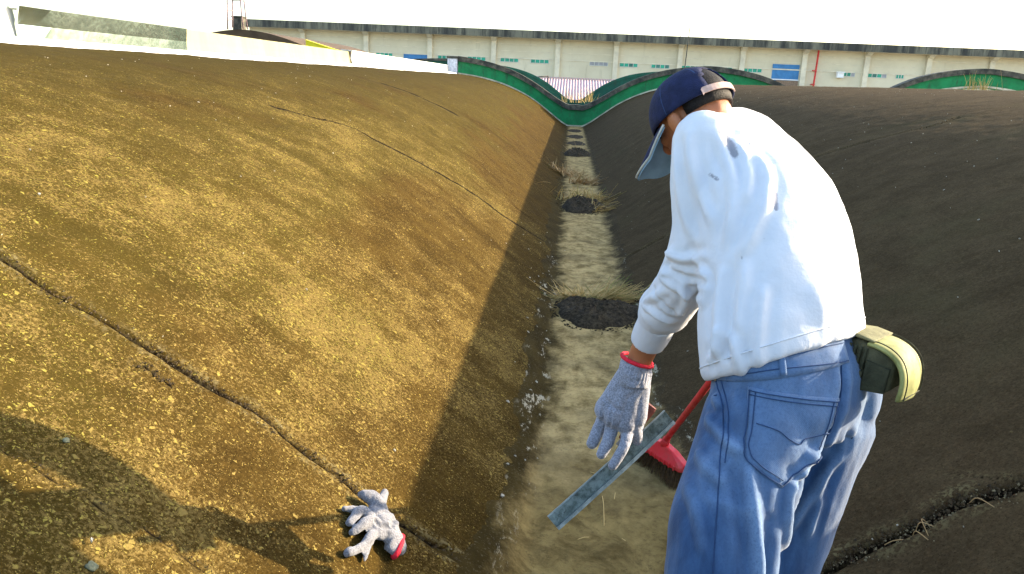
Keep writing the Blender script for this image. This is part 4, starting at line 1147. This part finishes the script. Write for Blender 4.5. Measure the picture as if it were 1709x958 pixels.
# ------------------------------------------------------------------ metal strip in his fingers
def strip():
    a, b = V((-0.207, 1.872, 0.427)), V((0.092, 2.048, 0.676)); ax = unit(b - a); L = np.linalg.norm(b - a)
    w = unit(np.cross(ax, VIEW)); w = w if w[2] < 0 else -w                    # across, downwards
    nrm = unit(np.cross(ax, w)); nrm = nrm if nrm @ VIEW < 0 else -nrm          # towards us
    root = thing("metal_strip", "long flat grey-green metal strip held in the gloved fingers", "metal strip", a)
    t = NT("tarnished_metal")
    c = t.mix(t.ramp(t.noise(30, 6, .7), .35, .65), (.06, .085, .075), (.20, .25, .235))
    c = t.mix(t.ramp(t.noise(75, 4, .75), .55, .68, 0, .8), c, (.03, .035, .028))
    m1 = t.done(c, .45, t.bump(t.noise(90, 4), .3, .002), .35, .5)
    t = NT("pale_metal_edge")
    m2 = t.done(t.mix(t.ramp(t.noise(40, 5, .7), .35, .65), (.18, .23, .235), (.36, .42, .42)), .4, None, .4, .5)
    N = 14
    def profile(pts, name, mat, jit):
        rs = []
        for i in range(N + 1):
            k = i / N; c = a + ax * L * k
            bend = .004 * math.sin(k * 2.2) 
            rs.append([c + w * (u + bend + (jit * rnd.uniform(-1, 1) if i else 0)) + nrm * v for u, v in pts])
        return obj(name, MB().rings(rs), mat, root)
    profile([(-.022, 0), (-.022, -.0035), (.012, -.0035), (.012, .0)], "web", m1, .0004)
    profile([(-.025, .005), (-.025, -.005), (-.0222, -.005), (-.0222, .005)], "lip", m2, .0002)
    profile([(.0122, .0055), (.0122, -.005), (.0215, -.004), (.0215, .0045)], "flange", m2, .0003)
strip()
def tool_handle():
    a, b = V((0.044, 2.061, 0.698)), V((-0.026, 2.060, 0.590)); ax = unit(b - a)
    w = unit(np.cross(ax, VIEW)); n_ = np.cross(ax, w)
    r = thing("wooden_handle", "dark red-brown wooden handle end poking out behind the worn grey glove", "tool handle", a)
    mb = MB(); rs = []
    for k, s in ((0, .85), (.06, 1), (.5, 1.05), (.94, 1), (1, .9)):
        c = a + (b - a) * k
        rs.append([c + w * .0165 * s * q + n_ * .008 * s * p for q, p in ((-1, -.6), (-.8, -1), (.8, -1), (1, -.6), (1, .6), (.8, 1), (-.8, 1), (-1, .6))])
    obj("grip", mb.rings(rs), plain("red_brown_wood", (.13, .035, .025), .6, 0, .35, 40, .3, .3, 120), r)
    obj("ferrule", MB().tube([b, b + ax * .02], .010, 12, False, sub=0), plain("dull_steel", (.2, .2, .2), .4, .8), r)
tool_handle()

# ------------------------------------------------------------------ red broom
def broom():
    c = V((.235, 3.03, 0)); d = unit((.20, -.36, .02)); s = unit((.36, .20, 0)); h = V((0, 0, 1))
    # the head tips over a little towards the worker's hand
    top = c + h * .085
    r = thing("broom", "red plastic broom with dark brown bristles standing in the gutter behind his leg", "broom", c)
    t = NT("red_plastic")
    rc = t.mix(t.ramp(t.noise(14, 5, .7), .45, .75, 0, .6), (.72, .028, .035), (.42, .09, .065))
    M_RP = t.done(rc, t.ramp(t.noise(20, 4), .3, .7, .35, .7), t.bump(t.noise(160, 3), .12, .003), 0, .4)
    rs = []
    for k, hw in ((-1, .020), (-.93, .029), (-.5, .034), (0, .036), (.5, .034), (.93, .029), (1, .020)):
        cc = c + d * .155 * k; tz = .055 * (1 - abs(k) ** 1.7) + .018
        rs.append([cc + s * hw + h * .075, cc + s * hw * 1.04 + h * .092, cc + s * hw * .45 + h * (.092 + tz * .75), cc - s * hw * .45 + h * (.092 + tz * .75), cc - s * hw * 1.04 + h * .092, cc - s * hw + h * .075])
    o = obj("head", MB().rings(rs), M_RP, r); bevel(o, .004)
    for k in np.linspace(-.8, .8, 9):
        cc = c + d * .155 * k
        obj("rib", MB().tube([cc + s * .0375 + h * .078, cc + s * .0375 + h * .094], .0035, 6, sub=0), M_RP, o, smooth=True)
        obj("rib", MB().tube([cc - s * .0375 + h * .078, cc - s * .0375 + h * .094], .0035, 6, sub=0), M_RP, o, smooth=True)
    hdv = unit(RH - (c + h * .14))
    obj("socket", MB().tube([c + h * .125, c + h * .14 + hdv * .055], [.0195, .0155], 16, False, sub=0), M_RP, r, smooth=True)
    obj("handle", MB().tube([c + h * .14, RH, RH + hdv * .10], .0115, 14, True, sub=0), M_RP, r, smooth=True)
    mb = MB()
    for i in range(520):
        u, v = rnd.uniform(-.96, .96), rnd.uniform(-1, 1)
        p = c + d * .15 * u + s * .026 * v + h * .08
        q = c + d * (.15 * u * 1.22 + rnd.gauss(0, .006)) + s * (.05 * v + rnd.gauss(-.004, .006)) + h * rnd.uniform(.004, .014)
        e = unit(np.cross(q - p, (rnd.random(), rnd.random(), .3))) * .0016; f = unit(np.cross(q - p, e)) * .0016
        mb.rings([[p + e, p + f, p - e - f], [q + e * .7, q + f * .7, q - (e + f) * .7]])
    tag(obj("bristles", mb, plain("dark_bristles", (.075, .042, .016), .8, 0, .4, 80), r), kind='stuff')
broom()

# ------------------------------------------------------------------ loose glove lying on the left vault
def loose_glove():
    n0 = prof_n(V((-.74,)))[0]
    def L(p, h): return V(p) + prof_n(V((p[0],)))[0] * h
    b = MB()
    b.tube([L((-0.658, 1.982, 0.240), .022), L((-0.690, 2.006, 0.262), .028), L((-0.717, 2.032, 0.283), .028), L((-0.733, 2.055, 0.295), .022)], [.034, .043, .042, .030], 18, True, .62, n0)
    b.tube([L((-0.691, 2.012, 0.264), .026), L((-0.712, 1.971, 0.280), .024)], [.034, .03], 14, True, .62, n0)
    finger(b, [L((-0.725, 2.067, 0.289), .012), L((-0.731, 2.124, 0.293), .013), L((-0.733, 2.169, 0.294), .018)], [.016, .0155, .0135])
    finger(b, [L((-0.723, 2.057, 0.287), .028), L((-0.756, 2.077, 0.312), .034), L((-0.777, 2.073, 0.328), .030), L((-0.786, 2.075, 0.334), .02)], [.022, .021, .018, .0145])
    finger(b, [L((-0.744, 2.028, 0.302), .014), L((-0.780, 2.005, 0.331), .014), L((-0.804, 1.983, 0.349), .012)], [.017, .015, .0115])
    finger(b, [L((-0.735, 1.993, 0.297), .026), L((-0.765, 2.004, 0.319), .030), L((-0.774, 1.984, 0.326), .026), L((-0.778, 1.941, 0.329), .014)], [.018, .016, .0145, .0125])
    finger(b, [L((-0.724, 1.991, 0.288), .028), L((-0.743, 1.971, 0.303), .033), L((-0.755, 1.937, 0.311), .025), L((-0.763, 1.914, 0.317), .014)], [.018, .017, .015, .0125])
    finger(b, [L((-0.714, 1.979, 0.281), .02), L((-0.724, 1.923, 0.289), .024), L((-0.731, 1.877, 0.293), .018), L((-0.751, 1.832, 0.308), .013)], [.02, .018, .0155, .0125])
    finger(b, [L((-0.717, 1.933, 0.283), .012), L((-0.716, 1.884, 0.283), .012), L((-0.711, 1.853, 0.279), .008)], [.015, .012, .008])
    m = remesh(b, .0027, 4, "knit_shell")
    def O(x, y): return L(x, 0)
    folds(m, [([L((-0.684, 2.058, 0.258), .08), L((-0.693, 2.020, 0.265), .08), L((-0.694, 1.981, 0.266), .08)], -.006, .007), ([L((-0.695, 1.971, 0.266), .08), L((-0.712, 1.970, 0.279), .08), L((-0.726, 1.957, 0.290), .08)], -.005, .006),
              ([L((-0.703, 2.065, 0.272), .08), L((-0.684, 2.044, 0.259), .08), L((-0.667, 2.023, 0.246), .08)], .004, .007), ([L((-0.720, 2.047, 0.285), .08), L((-0.732, 2.024, 0.294), .08), L((-0.743, 1.997, 0.302), .08)], -.004, .005)])
    cloth_noise(m, .0042, 15, (1, 1, 1), 70); cloth_noise(m, .0020, 32, (1, 1, 1), 71); cloth_noise(m, .0007, 90, (1, 1, 1), 72)
    r = thing("work_glove", "loose pale grey work glove with a red rim lying on the sunlit left slope", "glove", (-0.706, 2.003, 0.274))
    obj("knit_shell", m, M_KNIT2, r, smooth=True)
    mm = MB(); a, c = V((-0.656, 2.027, 0.238)), V((-0.652, 1.934, 0.235)); mid = (a + c) / 2
    pts = []
    for q in np.linspace(0, 2 * math.pi, 24):
        pts.append(mid + (a - c) * .5 * math.cos(q) + n0 * (.020 + .017 * math.sin(q)) )
    mm.tube(pts, .0078, 8, False, sub=0); m2 = mm.mesh("red_rim"); cc = get_co(m2)
    set_co(m2, cc + .002 * np.stack([vnoise(cc, 120, i) for i in range(3)], 1))
    obj("red_rim", m2, M_REDRIB, r, smooth=True)
    rs = []
    wr = unit(V((-0.705, 1.996, 0.273)) - mid)
    for k in range(5):
        s_ = k / 4
        rs.append([mid + wr * .034 * s_ + (a - c) * (.5 + .06 * s_) * math.cos(q) * .98 + n0 * (.020 + .002 * s_ + (.017 + .006 * s_) * math.sin(q)) for q in np.linspace(0, 2 * math.pi, 28, endpoint=False)])
    m3 = MB().rings(rs).mesh("wrist_rib"); fix_normals(m3); c3 = get_co(m3); obj("wrist_rib", m3, M_KNIT2, r, smooth=True)
loose_glove()

# ------------------------------------------------------------------ tool pouch on the belt
def pouch():
    o = V((0.390, 1.658, 1.014)); ax = unit((.76, -.64, -.08)); up = unit(V((0.06, 0, 1))); up = unit(up - ax * (up @ ax)); tn = np.cross(up, ax)  # tn: away from us
    if tn @ VIEW < 0: tn = -tn
    def W(a, t, u): return o + ax * a * 1.0 + tn * t * .95 + up * u * .87
    r = thing("tool_pouch", "dark olive tool pouch with a worn yellow-green flap hanging on the back of his belt", "pouch", o)
    M_OL = plain("olive_canvas", (.040, .040, .022), .85, 0, .45, 22, .2, .5, 180)
    M_OL2 = plain("olive_canvas_light", (.075, .072, .040), .85, 0, .4, 18, .2, .5, 180)
    t = NT("yellow_green_vinyl")
    c = t.mix(t.ramp(t.noise(16, 5, .65), .35, .68), (.17, .17, .045), (.31, .31, .11))
    c = t.mix(t.ramp(t.noise(9, 3), .55, .75, 0, .6), c, (.50, .50, .30))
    c = t.mix(t.ramp(t.noise(60, 4, .7), .58, .72, 0, .6), c, (.10, .10, .03))
    M_YG = t.done(c, .7, t.bump(t.noise(45, 4), .3, .004), 0, .35)
    def soft(name, pts, mat, parent, bw=.006):
        q = obj(name, MB().rings(pts), mat, parent); bevel(q, bw, 3); q.data.shade_smooth(); return q
    def sec(a, t0, t1, u0, u1): return [W(a, t0, u0), W(a, t1, u0), W(a, t1, u1), W(a, t0, u1)]
    # back plate with belt loop, main bag, pleated side
    soft("back_plate", [sec(-.004, -.045, .055, -.050, .062), sec(.012, -.047, .057, -.055, .064)], M_OL, r)
    soft("bag", [sec(.0125, -.040, .060, -.052, .056), sec(.03, -.050, .064, -.058, .060), sec(.075, -.052, .062, -.056, .052), sec(.112, -.045, .056, -.046, .036)], M_OL2, r, .010)
    soft("side_pocket", [sec(-.002, -.058, -.0475, -.058, -.008), sec(.03, -.068, -.052, -.064, -.006), sec(.058, -.066, -.053, -.060, -.010)], M_OL2, r, .004)
    for k, a in enumerate((.016, .027, .038, .049)):
        pl = [[W(a, -.0535, .048 - k * .002), W(a + .008, -.0535, .048), W(a + .006, -.060, .046), W(a + .002, -.060, .046)],
              [W(a, -.0535, -.005), W(a + .008, -.0535, -.005), W(a + .006, -.061, -.005), W(a + .002, -.061, -.005)]]
        soft("pleat", pl, M_OL, r, .001)
    soft("outer_pocket", [sec(.060, -.0545, -.0525, -.052, .022), sec(.061, -.062, -.053, -.054, .020), sec(.106, -.058, -.046, -.046, .014)], M_OL, r, .004)
    # flap: over the top and down the outer face
    path = [(.052, .062), (.075, .062), (.098, .055), (.118, .040), (.131, .018), (.138, -.008), (.140, -.034), (.139, -.056)]
    P2 = dense([V((a, 0, u)) for a, u in path], 4); top = []; bot = []
    n = len(P2)
    for i, q in enumerate(P2):
        k = i / (n - 1); tg = unit(P2[min(i + 1, n - 1)] - P2[max(i - 1, 0)]); nn = V((-tg[2], 0, tg[0])); nn = nn if nn[0] + nn[2] > 0 else -nn
        hw = .060 * (1 - .12 * max(0, (k - .82) / .18) ** 2)
        row = []; rb = []
        for j in range(11):
            s_ = -1 + j / 5; sag = -.006 * abs(s_) ** 3 + .0015 * math.sin(7 * k + 3 * s_)
            c = q + nn * (sag + .003); d = q + nn * (sag - .003)
            row.append(W(c[0], .004 + s_ * hw, c[2])); rb.append(W(d[0], .004 + s_ * hw, d[2]))
        top.append(row); bot.append(rb)
    rs = [t_ + b_[::-1] for t_, b_ in zip(top, bot)]
    fl = obj("flap", MB().rings(rs), M_YG, r, smooth=True)
    for s_ in (-.88, .88):
        obj("flap_stitch", MB().tube([W(q[0] * 1 + .0, .004 + s_ * .058, q[2]) + (ax * .004 + up * .003) for q in P2[1:-1]], .0013, 6, False, sub=0), M_OL, fl, smooth=True)
    e = P2[-3]
    obj("flap_stitch", MB().tube([W(e[0] + .0036, .004 + s_ * .05, e[2]) for s_ in np.linspace(-1, 1, 9)], .0013, 6, False, sub=0), M_OL, fl, smooth=True)
    soft("top_cover", [sec(-.004, -.042, .05, .0605, .068), sec(.03, -.05, .06, .0625, .072), sec(.064, -.052, .062, .062, .068)], plain("faded_olive", (.16, .15, .075), .8, 0, .35, 16, .2, .4, 160), r, .003)
pouch()

# ------------------------------------------------------------------ soil patches and dry grass in the gutter
def gz(x, y): return float(prof(x)) + .012
t = NT("dark_soil")
c = t.mix(t.ramp(t.noise(35, 6, .75), .35, .7), (.018, .014, .009), (.085, .064, .036))
c = t.mix(t.ramp(t.noise(120, 3, .7), .60, .72, 0, .6), c, (.15, .12, .07))
M_SOIL = t.done(c, .95, t.bump(t.noise(60, 6, .75), .9, .02), 0, .1)
def soil(cx, cy, rx, ry, h, label, seed, mat=M_SOIL):
    nr, na = 22, 60; G = []
    for i in range(nr + 1):
        k = i / nr
        for j in range(na):
            a = 2 * math.pi * j / na
            rr = k * (1 + .08 * math.sin(3 * a + seed) + .035 * math.sin(7 * a + seed * 2) + .02 * math.sin(13 * a + 3 * seed))
            G.append((cx + rx * rr * math.cos(a), cy + ry * rr * math.sin(a), k))
    G = V(G); P_ = np.stack([G[:, 0], G[:, 1], np.zeros(len(G))], 1)
    bump_ = .5 * fbm(P_, 9, 3, seed + 3) + .4 * np.abs(fbm(P_, 32, 3, seed + 7)) + .25 * vnoise(P_, 85, seed)
    z = prof(P_[:, 0]) + .012 + h * (1 - G[:, 2] ** 3.5) * (.62 + .55 * bump_) - .014 * G[:, 2] ** 8
    P_[:, 2] = z
    fs = [(i * na + j, i * na + (j + 1) % na, (i + 1) * na + (j + 1) % na, (i + 1) * na + j) for i in range(nr) for j in range(na)]
    m = bpy.data.meshes.new("soil_patch"); m.from_pydata([tuple(p) for p in P_], [], fs); m.update()
    o = obj("soil_patch", m, mat, smooth=True)
    return tag(o, label, "soil", "soil patches along the gutter")
soil(.045, 5.33, .30, .38, .085, "nearest dark soil patch in the gutter, beside his sleeve cuff", 1)
soil(.02, 10.15, .29, .58, .12, "second dark soil patch up the gutter, topped with dry straw grass", 2)
soil(.0, 17.8, .30, .75, .13, "small dark soil heap in the far gutter beyond the grass tufts", 3)
soil(.0, 20.9, .26, .7, .045, "thin faint soil patch far up the gutter, third from the green wall", 4)
soil(-.01, 23.4, .26, .7, .05, "thin faint soil patch far up the gutter, second from the green wall", 5)
soil(-.02, 26.2, .25, .7, .05, "thin faint soil patch in the gutter closest to the green wall", 6)

def crumbs(cx, cy, rx, ry, n, seed):
    mb = MB()
    for i in range(n):
        a = rnd.uniform(0, 6.283); k = 1 + abs(rnd.gauss(0, .13)) - .05
        x, y = cx + rx * k * math.cos(a), cy + ry * k * math.sin(a); r = .006 * min(2, rnd.lognormvariate(-.2, .6)); p = V((x, y, float(prof(x)) + .011))
        vs = [p + V(q) * r * rnd.uniform(.6, 1.3) for q in ((1, 0, 0), (-1, 0, 0), (0, 1, 0), (0, -1, 0), (0, 0, .8), (0, 0, -.8))]
        mb.add(vs, [(0, 2, 4), (2, 1, 4), (1, 3, 4), (3, 0, 4), (2, 0, 5), (1, 2, 5), (3, 1, 5), (0, 3, 5)])
    tag(obj('soil_crumbs', mb, M_SOIL), kind='stuff')
crumbs(.045, 5.33, .30, .38, 420, 1); crumbs(.02, 10.15, .29, .58, 260, 2)

def straw(name, c):
    t = NT(name)
    oi = t.n("ShaderNodeAttribute", attribute_name="tone")
    return t.done(t.mix(oi.outputs["Fac"], c, (.16, .20, .045)), .8, None, 0, .2)
M_STRAW = straw("dry_straw", (.58, .40, .15))
M_STRAW2 = straw("brown_straw", (.42, .27, .12))
def tuft(cx, cy, n, ln, lean, spread, label, green=.1, mat=M_STRAW, wx=.10, wy=.05, cat="grass", group="grass tufts along the gutter", z0=None, wid=.0028, up=.6):
    vs, fs, tone = [], [], []
    for i in range(n):
        bx_, by_ = cx + rnd.gauss(0, wx * .5), cy + rnd.gauss(0, wy * .5)
        p = V((bx_, by_, (gz(bx_, by_) if z0 is None else z0) + .005))
        d = unit(V((rnd.gauss(lean[0], spread), rnd.gauss(lean[1], spread), abs(rnd.gauss(up, .3)) + .12)))
        L = ln * rnd.uniform(.45, 1.1); droop = rnd.uniform(.1, .7); side = unit(np.cross(d, (0, 0, 1)) + V((1e-4, 0, 0)))
        w = wid * rnd.uniform(.6, 1.3); o_ = len(vs); g = 1.0 if rnd.random() < green else rnd.uniform(0, .18)
        for k in range(5):
            s_ = k / 4; q = p + d * L * s_ + V((0, 0, -1)) * droop * L * s_ * s_ * .6 + side * .04 * L * math.sin(3 * s_ + i)
            if z0 is None: q[2] = max(q[2], gz(q[0], q[1]) + .003)
            e = side * w * (1 - s_ * .85); f = unit(np.cross(d, side)) * w * .4
            vs += [q - e, q + f, q + e]; tone += [g * (.4 + .6 * s_)] * 3
        for k in range(4):
            a = o_ + k * 3
            fs += [(a, a + 1, a + 4, a + 3), (a + 1, a + 2, a + 5, a + 4), (a + 2, a, a + 3, a + 5)]
    m = bpy.data.meshes.new("grass_tuft"); m.from_pydata([tuple(map(float, v)) for v in vs], [], fs); m.update(); attr(m, 'tone', tone)
    o = obj("grass_tuft", m, mat)
    return tag(o, label, cat, group)
tuft(.09, 5.60, 230, .30, (.85, .05), .30, "straw and green grass tuft fanning right at the back of the nearest soil patch", .28, wx=.15, wy=.07, wid=.005, up=.5)
tuft(-.06, 5.66, 170, .17, (-.5, -.15), .35, "flattened dry straw tuft at the left back of the nearest soil patch", .05, wx=.20, wy=.06, wid=.005, up=.2)
tuft(.00, 10.6, 260, .27, (.35, -.2), .5, "shaggy dry straw tuft draped over the second soil patch", .06, wx=.30, wy=.25, wid=.008, up=.42)
tuft(.14, 9.9, 60, .30, (.8, -.3), .4, "sparse straw blades at the right edge of the second soil patch", .05, wx=.12, wy=.2, wid=.007, up=.3)
tuft(-.22, 13.6, 120, .28, (-.3, -.2), .5, "reddish brown dry tuft on the left rim of the gutter, farther up", .02, M_STRAW2, wx=.24, wy=.3, wid=.009, up=.4)
tuft(.02, 12.6, 120, .28, (.3, -.3), .5, "reddish brown dry tuft in mid gutter beside the one on the left rim", .02, M_STRAW2, wx=.24, wy=.3, wid=.009, up=.3)
tuft(.0, 18.0, 40, .3, (.1, 0), .5, "thin straw wisps on the small far soil heap", .05, M_STRAW2, wx=.2, wy=.3, wid=.007, up=.3)
a_ = (-0.001, 30.200, 1.048); b_ = (13.485, 28.600, 2.213)
tuft(a_[0] - .1, 30.0, 26, .75, (-.1, 0), .25, "pale dry weeds rising from the dip behind the bright green parapet", .2, wx=.35, wy=.2, z0=a_[2] - .25, group="weeds by the parapet", wid=.012, up=1.2)
tuft(a_[0] + .45, 30.0, 22, .75, (.05, 0), .2, "second clump of dry weeds just right of the dip behind the parapet", .2, wx=.25, wy=.2, z0=a_[2] - .2, group="weeds by the parapet", wid=.012, up=1.2)
tuft(b_[0], 28.9, 44, .75, (-.05, 0), .25, "yellow-green weeds growing in front of the right-hand parapet arch", .5, wx=.5, wy=.1, z0=b_[2] - .38, group="weeds by the parapet", wid=.013, up=1.2)

# ------------------------------------------------------------------ litter: paint chips, crack debris, loose stalks
def chips(name, n, region, size, mat):
    mb = MB()
    for i in range(n):
        x, y = region()
        nn = prof_n(V((x,)))[0]; z = float(prof(x)); p = V((x, y, z)) + nn * .006
        a = rnd.random() * 6.28; u = unit(V((math.cos(a), math.sin(a), 0)) - nn * (V((math.cos(a), math.sin(a), 0)) @ nn)); w = np.cross(nn, u)
        l = size * min(1.7, rnd.lognormvariate(0, .5)); b = l * rnd.uniform(.25, .7); up = rnd.uniform(.0, .35)
        q = [p + u * l, p + w * b + nn * l * up, p - u * l * rnd.uniform(.6, 1), p - w * b + nn * l * up * .5]
        mb.add([v + nn * .004 for v in q] + [v for v in q], [(0, 1, 2, 3), (7, 6, 5, 4), (0, 4, 5, 1), (1, 5, 6, 2), (2, 6, 7, 3), (3, 7, 4, 0)])
    return tag(obj(name, mb, mat), kind='stuff')
M_CHIP = plain("chalky_chip", (.38, .35, .27), .85, 0, .25, 30)
chips("paint_chips", 150, lambda: (-rnd.uniform(.35, 4.3), 1.2 + 14 * rnd.random() ** 1.6), .0042, M_CHIP)
chips("paint_chips", 420, lambda: (rnd.uniform(.35, 4.3), 1.2 + 15 * rnd.random() ** 1.4), .0035, M_CHIP)
chips("paint_chips", 30, lambda: (-abs(rnd.gauss(.36, .06)), rnd.uniform(2.6, 8)), .007, M_CHIP)
M_CRUMB = plain("crack_crumbs", (.050, .034, .015), .95, 0, .5, 60)
M_CRUMB2 = plain("pale_crumbs", (.19, .155, .085), .95, 0, .4, 60)
def debris(ci, n, spread, size, mat, name="crack_debris", side=0.0):
    pts, w, st = CRACKS[ci]; q = dense(pts, 10); mb = MB()
    for i in range(n):
        c = q[rnd.randrange(len(q))]
        x, y = c[0] + rnd.gauss(0, spread), c[1] + rnd.gauss(side, spread)
        nn = prof_n(V((x,)))[0]; p = V((x, y, float(prof(x)))) + nn * size * .2
        r = size * min(1.9, rnd.lognormvariate(-.3, .6))
        vs = []
        for (a, b_, c_) in ((1, 0, 0), (-1, 0, 0), (0, 1, 0), (0, -1, 0), (0, 0, 1), (0, 0, -1)):
            vs.append(p + V((a, b_, c_)) * r * rnd.uniform(.6, 1.3))
        mb.add(vs, [(0, 2, 4), (2, 1, 4), (1, 3, 4), (3, 0, 4), (2, 0, 5), (1, 2, 5), (3, 1, 5), (0, 3, 5)])
    return tag(obj(name, mb, mat), kind='stuff')
debris(0, 900, .014, .0026, M_CRUMB); debris(0, 120, .02, .0018, M_CRUMB2)
debris(3, 120, .008, .0016, M_CRUMB); debris(4, 90, .010, .0025, M_CRUMB)
debris(5, 900, .022, .0034, M_CRUMB); debris(5, 260, .026, .0030, M_CRUMB2, side=-.025)
debris(1, 200, .025, .0035, M_CRUMB); debris(6, 160, .025, .0035, M_CRUMB)
def stalks(name, spots, mat, r=.0016):
    mb = MB()
    for a, b, h in spots:
        a, b = V(a), V(b); m_ = (a + b) / 2
        na = prof_n(V((m_[0],)))[0]
        mb.tube([a + na * .006, m_ + na * (.012 + h), b + na * .008], r, 6, False, sub=4)
    return tag(obj(name, mb, mat, smooth=True), kind='stuff')
stalks("loose_stalks", [((-0.015, 2.800, -0.000), (-0.017, 2.571, -0.001), .02), ((0.027, 2.515, -0.001), (0.063, 2.481, -0.000), .0), ((0.042, 2.866, -0.001), (0.027, 2.753, -0.001), .0), ((-0.057, 2.989, -0.000), (-0.017, 2.944, -0.000), .0), ((-0.121, 2.474, -0.000), (-0.068, 2.502, -0.001), .0)], M_STRAW)
stalks("loose_stalks", [((0.850, 2.097, 0.382), (0.834, 2.039, 0.371), .03), ((0.807, 2.071, 0.351), (0.828, 2.024, 0.367), .02), ((0.744, 2.091, 0.304), (0.785, 2.072, 0.335), .0), ((0.818, 2.082, 0.358), (0.856, 2.066, 0.386), .02), ((0.951, 2.088, 0.457), (0.983, 2.025, 0.480), .02)], M_STRAW2, .0013)
M_LUMP = plain('grey_lichen_lump', (.17, .17, .10), .95, 0, .35, 60, .2, .5, 150)
def scrap(label, p, r, mat):  # thin flat crust of pale lichen on the slope
    p = V(p); nn = prof_n(V((p[0],)))[0]; u = unit(np.cross(nn, (0, 1, 0))); w = np.cross(nn, u); n = 14; rr = [r * rnd.uniform(.75, 1.2) for _ in range(n)]
    rs = [[p + nn * h + (u * math.cos(2 * math.pi * k / n) + w * math.sin(2 * math.pi * k / n)) * rr[k] * s_ for k in range(n)] for h, s_ in ((0, 1), (.0022, .97), (.0034, .6), (.0036, .15))]
    return tag(obj("lichen_patch", MB().rings(rs), mat, smooth=True), label, "lichen patch")
scrap("pale round lichen patch in the shade at the bottom left corner", (-1.120, 1.328, 0.580), .012, M_LUMP)
scrap("small yellowish lichen patch on the sunlit left slope near the shadow", (-1.316, 1.576, 0.720), .008, M_LUMP)
